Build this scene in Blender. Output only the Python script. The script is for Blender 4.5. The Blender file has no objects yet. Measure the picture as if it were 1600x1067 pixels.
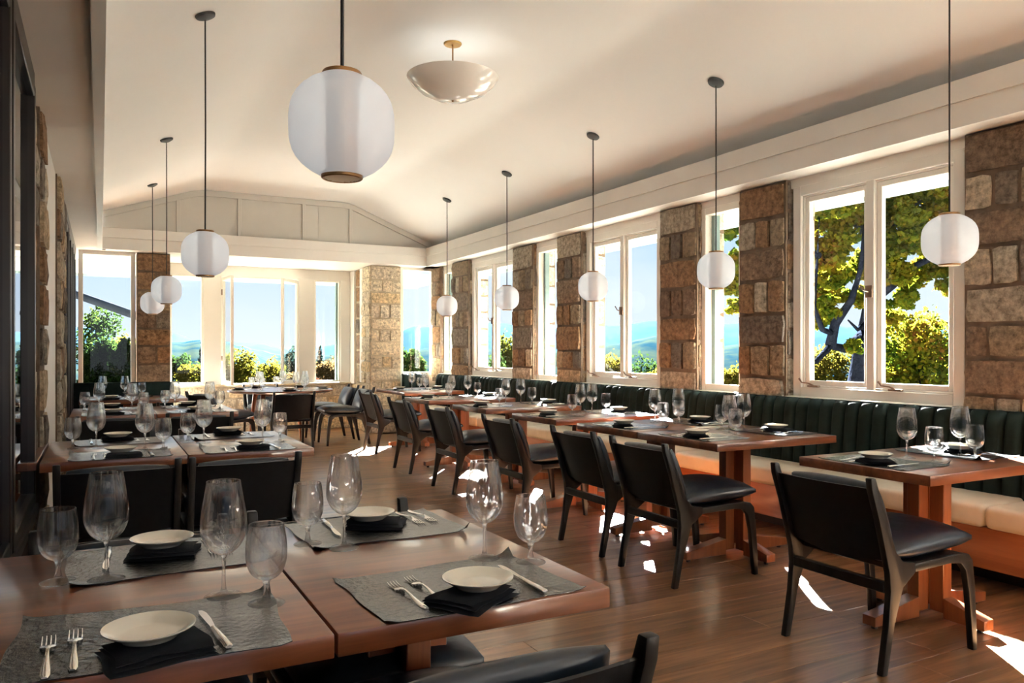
import bpy, bmesh, math, random
import numpy as np
from mathutils import Vector, Matrix

sc = bpy.context.scene
COL = sc.collection
PI = math.pi
random.seed(7)

# ------------------------------------------------------------------ camera
THETA = math.atan(643 / 1218)
cam_d = bpy.data.cameras.new('camera')
cam = bpy.data.objects.new('camera', cam_d)
COL.objects.link(cam)
cam.location = (0, 0, 1.28)
cam.rotation_euler = (PI / 2, 0, -THETA)
cam_d.sensor_width = 36
cam_d.lens = 36 * 1218 / 1600
cam_d.shift_y = (549 - 533.5) / 1600
cam_d.clip_start = 0.05
cam_d.clip_end = 8000
sc.camera = cam

# ------------------------------------------------------------------ world, sun, exposure
sc.view_settings.view_transform = 'Standard'
sc.view_settings.look = 'None'
sc.view_settings.gamma = 1
sc.view_settings.use_curve_mapping = False
sc.view_settings.exposure = 0.86
SKY = 0.56
SUN = 360.0

w = bpy.data.worlds.new('sky')
sc.world = w
w.use_nodes = True
wn = w.node_tree.nodes
wl = w.node_tree.links
wn.clear()
w_out = wn.new('ShaderNodeOutputWorld')
w_bg = wn.new('ShaderNodeBackground')
w_tc = wn.new('ShaderNodeTexCoord')
w_sep = wn.new('ShaderNodeSeparateXYZ')
w_ramp = wn.new('ShaderNodeValToRGB')
wl.new(w_tc.outputs['Generated'], w_sep.inputs[0])
wl.new(w_sep.outputs['Z'], w_ramp.inputs[0])
cr = w_ramp.color_ramp
cr.elements[0].position = 0.0
cr.elements[0].color = (0.92, 1.02, 1.15, 1)
cr.elements[1].position = 0.6
cr.elements[1].color = (0.32, 0.56, 1.05, 1)
e = cr.elements.new(0.14)
e.color = (0.60, 0.82, 1.15, 1)
w_noise = wn.new('ShaderNodeTexNoise')
w_map = wn.new('ShaderNodeMapping')
w_map.inputs['Scale'].default_value = (1.0, 1.0, 2.6)
wl.new(w_tc.outputs['Generated'], w_map.inputs[0])
wl.new(w_map.outputs[0], w_noise.inputs['Vector'])
w_noise.inputs['Scale'].default_value = 2.2
w_noise.inputs['Detail'].default_value = 5
w_cr = wn.new('ShaderNodeValToRGB')
w_cr.color_ramp.elements[0].position = 0.42
w_cr.color_ramp.elements[1].position = 0.68
wl.new(w_noise.outputs['Fac'], w_cr.inputs[0])
w_mix = wn.new('ShaderNodeMixRGB')
wl.new(w_cr.outputs[0], w_mix.inputs[0])
wl.new(w_ramp.outputs[0], w_mix.inputs[1])
w_mix.inputs[2].default_value = (1.0, 1.06, 1.15, 1)
wl.new(w_mix.outputs[0], w_bg.inputs[0])
w_bg.inputs[1].default_value = SKY
wl.new(w_bg.outputs[0], w_out.inputs[0])

sun_d = bpy.data.lights.new('sun', 'SUN')
sun = bpy.data.objects.new('sun', sun_d)
COL.objects.link(sun)
AZ, EL = math.radians(35), math.radians(26)
SV = Vector((math.sin(AZ) * math.cos(EL), math.cos(AZ) * math.cos(EL), math.sin(EL)))
sun.rotation_euler = SV.to_track_quat('Z', 'Y').to_euler()
sun.location = (30, 40, 30)
sun_d.energy = SUN
sun_d.angle = math.radians(0.6)
sun_d.color = (1.0, 0.98, 0.95)

cy = sc.cycles
cy.use_denoising = True
cy.max_bounces = 12
cy.diffuse_bounces = 6
cy.glossy_bounces = 5
cy.transmission_bounces = 10
cy.transparent_max_bounces = 24
cy.sample_clamp_indirect = 8
cy.caustics_reflective = False
cy.caustics_refractive = False


# ------------------------------------------------------------------ materials
class NT:
    def __init__(s, name):
        s.m = bpy.data.materials.new(name)
        s.m.use_nodes = True
        s.n = s.m.node_tree.nodes
        s.l = s.m.node_tree.links
        s.n.clear()
        s.out = s.n.new('ShaderNodeOutputMaterial')

    def add(s, t, **kw):
        nd = s.n.new(t)
        for k, v in kw.items():
            if hasattr(nd, k):
                setattr(nd, k, v)
            else:
                nd.inputs[k].default_value = v
        return nd

    def link(s, a, b):
        s.l.new(a, b)


def rgb(c):
    return (c[0], c[1], c[2], 1)


def principled(nt, color, rough, metal=0, coat=0, sheen=0, spec=0.5, coat_ior=1.5, coat_rough=0.12):
    p = nt.add('ShaderNodeBsdfPrincipled')
    if color is not None:
        p.inputs['Base Color'].default_value = rgb(color)
    p.inputs['Roughness'].default_value = rough
    p.inputs['Metallic'].default_value = metal
    p.inputs['Coat Weight'].default_value = coat
    p.inputs['Coat Roughness'].default_value = coat_rough
    p.inputs['Coat IOR'].default_value = coat_ior
    p.inputs['Sheen Weight'].default_value = sheen
    p.inputs['Specular IOR Level'].default_value = spec
    nt.link(p.outputs[0], nt.out.inputs[0])
    return p


def simple(name, color, rough, metal=0, coat=0, sheen=0, spec=0.5, var=0.12, vscale=6.0, bump=0.0, bscale=60.0, bdist=0.002):
    """plain material with faint procedural mottling and relief"""
    nt = NT(name)
    p = principled(nt, color, rough, metal, coat, sheen, spec)
    tc = nt.add('ShaderNodeTexCoord')
    nz = nt.add('ShaderNodeTexNoise')
    nz.inputs['Scale'].default_value = vscale
    nz.inputs['Detail'].default_value = 4
    nt.link(tc.outputs['Object'], nz.inputs['Vector'])
    rp = nt.add('ShaderNodeValToRGB')
    rp.color_ramp.elements[0].position = 0.3
    rp.color_ramp.elements[1].position = 0.7
    rp.color_ramp.elements[0].color = rgb([x * (1 - var) for x in color])
    rp.color_ramp.elements[1].color = rgb([min(1, x * (1 + var)) for x in color])
    nt.link(nz.outputs['Fac'], rp.inputs[0])
    nt.link(rp.outputs[0], p.inputs['Base Color'])
    if bump:
        b2 = nt.add('ShaderNodeTexNoise')
        b2.inputs['Scale'].default_value = bscale
        b2.inputs['Detail'].default_value = 3
        nt.link(tc.outputs['Object'], b2.inputs['Vector'])
        bm = nt.add('ShaderNodeBump')
        bm.inputs['Strength'].default_value = bump
        bm.inputs['Distance'].default_value = bdist
        nt.link(b2.outputs['Fac'], bm.inputs['Height'])
        nt.link(bm.outputs[0], p.inputs['Normal'])
    return nt.m


def wood(name, dark, light, rough, axis='Y', coat=0.0, scale=1.0, rand=0.25, bump=0.15, spec=0.5, coat_ior=1.5, coat_rough=0.12):
    nt = NT(name)
    p = principled(nt, light, rough, coat=coat, spec=spec, coat_ior=coat_ior, coat_rough=coat_rough)
    tc = nt.add('ShaderNodeTexCoord')
    oi = nt.add('ShaderNodeObjectInfo')
    mp = nt.add('ShaderNodeMapping')
    s_long, s_cross = 1.6 * scale, 22 * scale
    mp.inputs['Scale'].default_value = (s_long, s_cross, s_cross) if axis == 'X' else ((s_cross, s_long, s_cross) if axis == 'Y' else (s_cross, s_cross, s_long))
    addv = nt.add('ShaderNodeVectorMath', operation='ADD')
    mul = nt.add('ShaderNodeMath', operation='MULTIPLY')
    mul.inputs[1].default_value = 37.0
    nt.link(oi.outputs['Random'], mul.inputs[0])
    nt.link(tc.outputs['Object'], addv.inputs[0])
    nt.link(mul.outputs[0], addv.inputs[1])
    nt.link(addv.outputs[0], mp.inputs[0])
    nz = nt.add('ShaderNodeTexNoise')
    nz.inputs['Scale'].default_value = 1.0
    nz.inputs['Detail'].default_value = 7
    nz.inputs['Roughness'].default_value = 0.62
    nz.inputs['Distortion'].default_value = 0.9
    nt.link(mp.outputs[0], nz.inputs['Vector'])
    rp = nt.add('ShaderNodeValToRGB')
    rp.color_ramp.elements[0].position = 0.32
    rp.color_ramp.elements[1].position = 0.7
    rp.color_ramp.elements[0].color = rgb(dark)
    rp.color_ramp.elements[1].color = rgb(light)
    nt.link(nz.outputs['Fac'], rp.inputs[0])
    hs = nt.add('ShaderNodeHueSaturation')
    mr = nt.add('ShaderNodeMapRange')
    mr.inputs['To Min'].default_value = 1 - rand
    mr.inputs['To Max'].default_value = 1 + rand
    nt.link(oi.outputs['Random'], mr.inputs['Value'])
    nt.link(mr.outputs[0], hs.inputs['Value'])
    nt.link(rp.outputs[0], hs.inputs['Color'])
    nt.link(hs.outputs[0], p.inputs['Base Color'])
    bm = nt.add('ShaderNodeBump')
    bm.inputs['Strength'].default_value = bump
    bm.inputs['Distance'].default_value = 0.002
    nt.link(nz.outputs['Fac'], bm.inputs['Height'])
    nt.link(bm.outputs[0], p.inputs['Normal'])
    return nt.m


def stone_mat(name, cols, bscale=1.0):
    nt = NT(name)
    p = principled(nt, None, 0.9, spec=0.25)
    tc = nt.add('ShaderNodeTexCoord')
    oi = nt.add('ShaderNodeObjectInfo')
    geo = nt.add('ShaderNodeNewGeometry')
    rp = nt.add('ShaderNodeValToRGB')
    rp.color_ramp.interpolation = 'CONSTANT'
    els = rp.color_ramp.elements
    for i, c in enumerate(cols):
        if i < 2:
            el = els[i]
            el.position = i / len(cols)
        else:
            el = els.new(i / len(cols))
        el.color = rgb(c)
    nt.link(oi.outputs['Random'], rp.inputs[0])
    nz = nt.add('ShaderNodeTexNoise')
    nz.inputs['Scale'].default_value = 22 * bscale
    nz.inputs['Detail'].default_value = 8
    nz.inputs['Roughness'].default_value = 0.7
    nt.link(geo.outputs['Position'], nz.inputs['Vector'])
    r2 = nt.add('ShaderNodeValToRGB')
    r2.color_ramp.elements[0].position = 0.32
    r2.color_ramp.elements[1].position = 0.66
    r2.color_ramp.elements[0].color = (0.30, 0.27, 0.24, 1)
    r2.color_ramp.elements[1].color = (1.4, 1.33, 1.22, 1)
    nt.link(nz.outputs['Fac'], r2.inputs[0])
    mx = nt.add('ShaderNodeMixRGB', blend_type='MULTIPLY')
    mx.inputs[0].default_value = 1
    nt.link(rp.outputs[0], mx.inputs[1])
    nt.link(r2.outputs[0], mx.inputs[2])
    nt.link(mx.outputs[0], p.inputs['Base Color'])
    n3 = nt.add('ShaderNodeTexNoise')
    n3.inputs['Scale'].default_value = 30 * bscale
    n3.inputs['Detail'].default_value = 6
    n3.inputs['Roughness'].default_value = 0.7
    nt.link(geo.outputs['Position'], n3.inputs['Vector'])
    bm = nt.add('ShaderNodeBump')
    bm.inputs['Strength'].default_value = 1.0
    bm.inputs['Distance'].default_value = 0.03
    nt.link(n3.outputs['Fac'], bm.inputs['Height'])
    nt.link(bm.outputs[0], p.inputs['Normal'])
    return nt.m


def arch_glass(name, tint=(1, 1, 1), refl=0.07, rough=0.0, graze=0.6):
    nt = NT(name)
    tr = nt.add('ShaderNodeBsdfTransparent')
    tr.inputs[0].default_value = rgb(tint)
    gl = nt.add('ShaderNodeBsdfGlossy')
    gl.inputs['Roughness'].default_value = rough
    lw_ = nt.add('ShaderNodeLayerWeight')
    lw_.inputs['Blend'].default_value = 0.5
    pw = nt.add('ShaderNodeMath', operation='POWER')
    pw.inputs[1].default_value = 5.0
    nt.link(lw_.outputs['Facing'], pw.inputs[0])
    mt = nt.add('ShaderNodeMath', operation='MULTIPLY_ADD')
    mt.inputs[1].default_value = graze
    mt.inputs[2].default_value = refl
    mt.use_clamp = True
    nt.link(pw.outputs[0], mt.inputs[0])
    mx = nt.add('ShaderNodeMixShader')
    nt.link(mt.outputs[0], mx.inputs[0])
    nt.link(tr.outputs[0], mx.inputs[1])
    nt.link(gl.outputs[0], mx.inputs[2])
    nt.link(mx.outputs[0], nt.out.inputs[0])
    return nt.m


M = {}
M['ceiling'] = simple('ceiling_plaster', (0.85, 0.86, 0.86), 0.75, var=0.02, vscale=0.8)
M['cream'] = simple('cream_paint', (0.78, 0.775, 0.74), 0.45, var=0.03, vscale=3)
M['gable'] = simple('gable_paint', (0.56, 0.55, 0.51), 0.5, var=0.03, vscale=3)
M['soffit'] = simple('soffit_plaster', (0.76, 0.74, 0.70), 0.6, var=0.03, vscale=2)
M['white'] = simple('white_paint', (0.86, 0.85, 0.80), 0.4, var=0.02)
M['wall'] = simple('wall_plaster', (0.72, 0.68, 0.6), 0.7, var=0.03)
M['mortar'] = simple('mortar', (0.15, 0.105, 0.07), 0.95, var=0.35, vscale=9, bump=0.8, bscale=40, bdist=0.01)
M['mortar_pale'] = simple('mortar_pale', (0.50, 0.42, 0.30), 0.95, var=0.2, vscale=9, bump=0.8, bscale=40, bdist=0.008)
M['stone'] = stone_mat('stone_brown', [(0.20, 0.14, 0.10), (0.31, 0.20, 0.12), (0.175, 0.15, 0.13), (0.25, 0.18, 0.13), (0.31, 0.25, 0.18), (0.22, 0.19, 0.16), (0.29, 0.18, 0.105)])
M['stone_grey'] = stone_mat('stone_grey', [(0.50, 0.47, 0.40), (0.58, 0.52, 0.42), (0.44, 0.41, 0.35), (0.55, 0.45, 0.32)])
M['stone_pale'] = stone_mat('stone_pale', [(0.72, 0.66, 0.54), (0.78, 0.74, 0.64), (0.66, 0.60, 0.50), (0.74, 0.62, 0.42), (0.80, 0.72, 0.58)])
M['plank'] = wood('oak_plank', (0.115, 0.054, 0.023), (0.36, 0.185, 0.085), 0.36, 'X', coat=0.7, coat_ior=1.8, coat_rough=0.2, scale=0.8, rand=0.22, bump=0.25)
M['floor'] = simple('subfloor', (0.05, 0.028, 0.015), 0.7)
M['table'] = wood('walnut_table', (0.085, 0.022, 0.008), (0.25, 0.078, 0.028), 0.3, 'Y', coat=0.5, coat_ior=1.75, coat_rough=0.13, scale=0.55, rand=0.15, bump=0.05)
M['table_x'] = wood('walnut_table_across', (0.085, 0.022, 0.008), (0.26, 0.082, 0.030), 0.3, 'X', coat=0.5, coat_ior=1.75, coat_rough=0.13, scale=0.55, rand=0.15, bump=0.05)
M['ped'] = wood('walnut_pedestal', (0.15, 0.04, 0.014), (0.28, 0.09, 0.03), 0.35, 'Z', coat=0.3, scale=0.6, rand=0.12)
M['apron'] = wood('orange_wood_base', (0.24, 0.07, 0.022), (0.38, 0.125, 0.042), 0.4, 'Y', coat=0.2, scale=0.6, rand=0.06)
M['velvet'] = simple('green_velvet', (0.010, 0.018, 0.017), 0.8, var=0.2, vscale=20, spec=0.08)
M['seat_leather'] = simple('cream_leather', (0.60, 0.565, 0.47), 0.4, var=0.06, vscale=9, bump=0.25, bscale=14, bdist=0.01)
M['black_leather'] = simple('black_leather', (0.008, 0.014, 0.024), 0.33, spec=0.5, var=0.25, vscale=14, bump=0.35, bscale=18, bdist=0.008)
M['black_wood'] = wood('black_stained_wood', (0.005, 0.0045, 0.0045), (0.014, 0.012, 0.011), 0.38, 'Z', scale=0.8, rand=0.1, bump=0.1, spec=0.25)
M['back_panel'] = simple('black_sling', (0.005, 0.005, 0.006), 0.5, spec=0.18, var=0.2, vscale=30, bump=0.2, bscale=160, bdist=0.001)
M['bronze'] = simple('dark_bronze_frame', (0.012, 0.007, 0.006), 0.3, var=0.2)
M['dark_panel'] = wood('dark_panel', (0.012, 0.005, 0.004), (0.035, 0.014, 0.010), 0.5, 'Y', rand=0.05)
M['brass'] = simple('brass', (0.55, 0.34, 0.12), 0.28, metal=1, var=0.06)
M['brass_aged'] = simple('aged_brass', (0.30, 0.17, 0.075), 0.35, metal=1, var=0.1)
M['steel'] = simple('flatware_steel', (0.92, 0.90, 0.86), 0.16, metal=1, var=0.03)
M['metal_dark'] = simple('dark_metal', (0.03, 0.028, 0.026), 0.4, metal=0.6)
M['latch'] = simple('latch_bronze', (0.22, 0.15, 0.11), 0.4, metal=0.8)
M['cord'] = simple('black_cord', (0.012, 0.012, 0.012), 0.6)
M['china'] = simple('cream_china', (0.84, 0.81, 0.70), 0.12, coat=0.5, var=0.01)
M['napkin'] = simple('black_napkin', (0.004, 0.005, 0.008), 0.9, spec=0.2, var=0.2, vscale=40, bump=0.4, bscale=400, bdist=0.001)
M['mat'] = simple('dark_placemat', (0.010, 0.012, 0.014), 0.24, coat=0.1, spec=0.9, var=0.3, vscale=40, bump=0.8, bscale=75, bdist=0.004)
M['window_glass'] = arch_glass('window_glass', (0.98, 1.0, 0.99), 0.02)
M['dark_glass'] = arch_glass('dark_reflective_glass', (0.30, 0.34, 0.36), 0.22, 0.0, 1.0)
M['teal'] = simple('teal_jamb', (0.17, 0.25, 0.25), 0.4)
M['bowl_enamel'] = simple('white_enamel', (0.83, 0.80, 0.76), 0.22, coat=0.6, var=0.01)
M['bark'] = simple('bark', (0.004, 0.005, 0.008), 0.9, spec=0.0, var=0.45, vscale=7, bump=1, bscale=18, bdist=0.03)
M['eave'] = simple('eave_paint', (0.30, 0.31, 0.32), 0.6, var=0.02)
M['roof'] = simple('roof_shingle', (0.10, 0.10, 0.11), 0.9)
M['grey_metal'] = simple('grey_rail', (0.020, 0.024, 0.032), 0.8, spec=0.0)
M['terrace'] = simple('terrace', (0.13, 0.125, 0.11), 0.85, spec=0.0, var=0.2)
M['ground'] = simple('hillside', (0.008, 0.012, 0.005), 0.95, spec=0.0, var=0.5, vscale=0.3)

# drinking glass
nt = NT('clear_glassware')
g = nt.add('ShaderNodeBsdfGlass')
g.inputs['IOR'].default_value = 1.30
g.inputs['Roughness'].default_value = 0.0
g.inputs['Color'].default_value = (0.99, 0.995, 1, 1)
tg = nt.add('ShaderNodeBsdfTransparent')
mg = nt.add('ShaderNodeMixShader')
mg.inputs[0].default_value = 0.35
nt.link(g.outputs[0], mg.inputs[1])
nt.link(tg.outputs[0], mg.inputs[2])
nt.link(mg.outputs[0], nt.out.inputs[0])
M['glass'] = nt.m
nt = NT('foot_glassware')
g = nt.add('ShaderNodeBsdfGlass')
g.inputs['IOR'].default_value = 1.48
tg = nt.add('ShaderNodeBsdfTransparent')
mg = nt.add('ShaderNodeMixShader')
mg.inputs[0].default_value = 0.5
nt.link(g.outputs[0], mg.inputs[1])
nt.link(tg.outputs[0], mg.inputs[2])
nt.link(mg.outputs[0], nt.out.inputs[0])
M['foot_glass'] = nt.m
M['bowl_glass'] = arch_glass('thin_bowl_glass', (0.985, 0.99, 0.99), 0.03)
# frosted lamp glass
nt = NT('frosted_lamp_glass')
p1 = nt.add('ShaderNodeBsdfTranslucent')
p1.inputs[0].default_value = (0.97, 0.98, 1.0, 1)
p2 = nt.add('ShaderNodeBsdfDiffuse')
p2.inputs[0].default_value = (0.93, 0.94, 0.96, 1)
p3 = nt.add('ShaderNodeBsdfRefraction')
p3.inputs['Roughness'].default_value = 0.75
p3.inputs['IOR'].default_value = 1.08
p3.inputs['Color'].default_value = (1.0, 1.0, 1.0, 1)
p4 = nt.add('ShaderNodeBsdfGlossy')
p4.inputs['Roughness'].default_value = 0.35
m1 = nt.add('ShaderNodeMixShader')
m1.inputs[0].default_value = 0.45
m2 = nt.add('ShaderNodeMixShader')
m2.inputs[0].default_value = 0.42
m3 = nt.add('ShaderNodeMixShader')
m3.inputs[0].default_value = 0.06
nt.link(p1.outputs[0], m1.inputs[1]); nt.link(p2.outputs[0], m1.inputs[2])
nt.link(m1.outputs[0], m2.inputs[1]); nt.link(p3.outputs[0], m2.inputs[2])
nt.link(m2.outputs[0], m3.inputs[1]); nt.link(p4.outputs[0], m3.inputs[2])
em = nt.add('ShaderNodeEmission')      # weak even glow added to the unlit globes, standing in for daylight through the glass
em.inputs['Color'].default_value = (0.90, 0.95, 1.0, 1)
em.inputs['Strength'].default_value = 0.11
as_ = nt.add('ShaderNodeAddShader')
nt.link(m3.outputs[0], as_.inputs[0]); nt.link(em.outputs[0], as_.inputs[1])
nt.link(as_.outputs[0], nt.out.inputs[0])
M['frosted'] = nt.m


def leaf_mat(name, cols, trans=0.5, nscale=0.7):
    nt = NT(name)
    at = nt.add('ShaderNodeAttribute', attribute_name='rnd')
    geo = nt.add('ShaderNodeNewGeometry')
    nz = nt.add('ShaderNodeTexNoise')
    nz.inputs['Scale'].default_value = nscale
    nz.inputs['Detail'].default_value = 3
    nt.link(geo.outputs['Position'], nz.inputs['Vector'])
    ad = nt.add('ShaderNodeMath', operation='ADD')
    sb = nt.add('ShaderNodeMath', operation='MULTIPLY')
    sb.inputs[1].default_value = 0.42
    nt.link(at.outputs['Fac'], sb.inputs[0])
    s2 = nt.add('ShaderNodeMapRange')
    s2.inputs['From Min'].default_value = 0.3
    s2.inputs['From Max'].default_value = 0.7
    s2.inputs['To Max'].default_value = 0.56
    nt.link(nz.outputs['Fac'], s2.inputs['Value'])
    nt.link(s2.outputs[0], ad.inputs[0])
    nt.link(sb.outputs[0], ad.inputs[1])
    rp = nt.add('ShaderNodeValToRGB')
    els = rp.color_ramp.elements
    for i, c in enumerate(cols):
        pos = i / (len(cols) - 1)
        if i == 0:
            el = els[0]
        elif i == len(cols) - 1:
            el = els[-1]
        else:
            el = els.new(pos)
        el.position = pos
        el.color = rgb(c)
    nt.link(ad.outputs[0], rp.inputs[0])
    d = nt.add('ShaderNodeBsdfDiffuse')
    t = nt.add('ShaderNodeBsdfTranslucent')
    nt.link(rp.outputs[0], d.inputs[0])
    nt.link(rp.outputs[0], t.inputs[0])
    m = nt.add('ShaderNodeMixShader')
    m.inputs[0].default_value = trans
    nt.link(d.outputs[0], m.inputs[1])
    nt.link(t.outputs[0], m.inputs[2])
    nt.link(m.outputs[0], nt.out.inputs[0])
    return nt.m


LS = 0.085
def ls(c):
    return tuple(x * LS for x in c)
M['leaf_autumn'] = leaf_mat('autumn_leaves', [ls((0.05, 0.16, 0.03)), ls((0.20, 0.38, 0.03)), ls((0.70, 0.75, 0.05)), ls((0.95, 0.65, 0.05)), ls((0.75, 0.12, 0.07))], 0.55, 1.5)
M['leaf_yellow'] = leaf_mat('yellow_leaves', [ls((0.10, 0.16, 0.03)), ls((0.32, 0.36, 0.04)), ls((0.62, 0.52, 0.07)), ls((0.62, 0.36, 0.10))])
M['leaf_green'] = leaf_mat('green_leaves', [ls((0.03, 0.08, 0.03)), ls((0.10, 0.20, 0.05)), ls((0.25, 0.38, 0.06))])
M['leaf_orange'] = leaf_mat('rust_leaves', [ls((0.10, 0.16, 0.05)), ls((0.42, 0.25, 0.10)), ls((0.60, 0.40, 0.16)), ls((0.35, 0.40, 0.08))])
M['leaf_pine'] = leaf_mat('blue_green_needles', [ls((0.04, 0.09, 0.08)), ls((0.08, 0.17, 0.15)), ls((0.14, 0.22, 0.16))])
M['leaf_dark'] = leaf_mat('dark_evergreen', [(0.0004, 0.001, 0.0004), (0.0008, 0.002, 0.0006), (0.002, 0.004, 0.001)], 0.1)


# ------------------------------------------------------------------ helpers
def link(name, me, mats, parent=None, loc=None):
    o = bpy.data.objects.new(name, me)
    COL.objects.link(o)
    if mats is not None:
        me.materials.clear()
        for m in (mats if isinstance(mats, (list, tuple)) else [mats]):
            me.materials.append(m)
    if parent is not None:
        o.parent = parent
    if loc is not None:
        o.location = loc
    return o


def empty(name, loc=(0, 0, 0), rz=0.0):
    o = bpy.data.objects.new(name, None)
    COL.objects.link(o)
    o.location = loc
    o.rotation_euler = (0, 0, rz)
    o.empty_display_size = 0.1
    return o


def tag(o, label=None, cat=None, group=None, kind=None):
    if label:
        o['label'] = label
    if cat:
        o['category'] = cat
    if group:
        o['group'] = group
    if kind:
        o['kind'] = kind
    return o


def mesh_of(bm, name='m', smooth=False, angle=None):
    me = bpy.data.meshes.new(name)
    bm.normal_update()
    bm.to_mesh(me)
    bm.free()
    if smooth:
        me.polygons.foreach_set('use_smooth', [True] * len(me.polygons))
        if angle is not None:
            me.set_sharp_from_angle(angle=math.radians(angle))
    return me


def add_box(bm, x0, x1, y0, y1, z0, z1, bev=0.0, seg=1):
    vs = [bm.verts.new((x, y, z)) for x in (x0, x1) for y in (y0, y1) for z in (z0, z1)]
    fs = [(0, 1, 3, 2), (4, 6, 7, 5), (0, 4, 5, 1), (2, 3, 7, 6), (0, 2, 6, 4), (1, 5, 7, 3)]
    faces = [bm.faces.new([vs[i] for i in f]) for f in fs]
    if bev > 0:
        es = set()
        for f in faces:
            for e_ in f.edges:
                es.add(e_)
        bmesh.ops.bevel(bm, geom=list(es), offset=bev, segments=seg, profile=0.5, affect='EDGES')


def box(name, x0, x1, y0, y1, z0, z1, mat, parent=None, bev=0.0, seg=1):
    """box object whose origin is its own centre-base"""
    bm = bmesh.new()
    cx, cy_, cz = (x0 + x1) / 2, (y0 + y1) / 2, z0
    add_box(bm, x0 - cx, x1 - cx, y0 - cy_, y1 - cy_, 0, z1 - z0, bev, seg)
    me = mesh_of(bm, name, smooth=bev > 0, angle=40 if bev > 0 else None)
    return link(name, me, mat, parent, (cx, cy_, cz))


def lathe(prof, n=32, close=False):
    """prof: list of (r, z)"""
    bm = bmesh.new()
    rings = []
    for r, z in prof:
        if r < 1e-6:
            rings.append([bm.verts.new((0, 0, z))])
        else:
            rings.append([bm.verts.new((r * math.cos(2 * PI * i / n), r * math.sin(2 * PI * i / n), z)) for i in range(n)])
    pairs = list(zip(rings[:-1], rings[1:]))
    if close:
        pairs.append((rings[-1], rings[0]))
    for a, b in pairs:
        if len(a) == 1 and len(b) == 1:
            continue
        for i in range(n):
            j = (i + 1) % n
            if len(a) == 1:
                bm.faces.new([a[0], b[j], b[i]])
            elif len(b) == 1:
                bm.faces.new([a[i], a[j], b[0]])
            else:
                bm.faces.new([a[i], a[j], b[j], b[i]])
    bmesh.ops.recalc_face_normals(bm, faces=bm.faces[:])
    return bm


def add_tube(bm, pts, rads, n=8, cap=True):
    pts = [Vector(p) for p in pts]
    if not isinstance(rads, (list, tuple)):
        rads = [rads] * len(pts)
    rings = []
    up = Vector((0, 0, 1))
    for i, p in enumerate(pts):
        if i == 0:
            t = pts[1] - pts[0]
        elif i == len(pts) - 1:
            t = pts[-1] - pts[-2]
        else:
            t = pts[i + 1] - pts[i - 1]
        t.normalize()
        a = up.cross(t)
        if a.length < 0.05:
            a = Vector((1, 0, 0)).cross(t)
        a.normalize()
        b = t.cross(a)
        rings.append([bm.verts.new(p + rads[i] * (a * math.cos(2 * PI * k / n) + b * math.sin(2 * PI * k / n))) for k in range(n)])
    for r0, r1 in zip(rings[:-1], rings[1:]):
        for k in range(n):
            j = (k + 1) % n
            bm.faces.new([r0[k], r0[j], r1[j], r1[k]])
    if cap:
        bm.faces.new(rings[0][::-1])
        bm.faces.new(rings[-1])


def prism(pts, y0, y1, bev=0.0, seg=1, plane='XZ'):
    """polygon extruded; pts in plane"""
    bm = bmesh.new()
    if plane == 'XZ':
        a = [bm.verts.new((x, y0, z)) for x, z in pts]
        b = [bm.verts.new((x, y1, z)) for x, z in pts]
    elif plane == 'XY':
        a = [bm.verts.new((x, z, y0)) for x, z in pts]
        b = [bm.verts.new((x, z, y1)) for x, z in pts]
    else:
        a = [bm.verts.new((y0, x, z)) for x, z in pts]
        b = [bm.verts.new((y1, x, z)) for x, z in pts]
    n = len(pts)
    bm.faces.new(a)
    bm.faces.new(b[::-1])
    for i in range(n):
        j = (i + 1) % n
        bm.faces.new([a[i], b[i], b[j], a[j]])
    bmesh.ops.recalc_face_normals(bm, faces=bm.faces[:])
    if bev > 0:
        es = [e_ for e_ in bm.edges if e_.is_manifold and e_.calc_face_angle(0) > 0.6]
        bmesh.ops.bevel(bm, geom=es, offset=bev, segments=seg, profile=0.5, affect='EDGES')
    return bm


def kids(o):
    return [c for c in ALL if c.parent == o]


def copy_tree(root, loc=None, rz=None):
    """copies a thing with its parts and sub-parts"""
    r = root.copy()
    COL.objects.link(r)
    if loc is not None:
        r.location = loc
    if rz is not None:
        r.rotation_euler = (0, 0, rz)
    for ch in root.children:
        c_ = ch.copy()
        COL.objects.link(c_)
        c_.parent = r
        for g_ in ch.children:
            d_ = g_.copy()
            COL.objects.link(d_)
            d_.parent = c_
    return r


# ------------------------------------------------------------------ dimensions
XL, XR = -0.30, 4.80       # left wall face, right window plane
XB = 4.54                  # face of the right beam
YF = 11.70                 # far pillar plane
YBAY = 12.90
SOF = 2.62
BEAM_TOP = 2.90
YBK = -4.0

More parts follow.
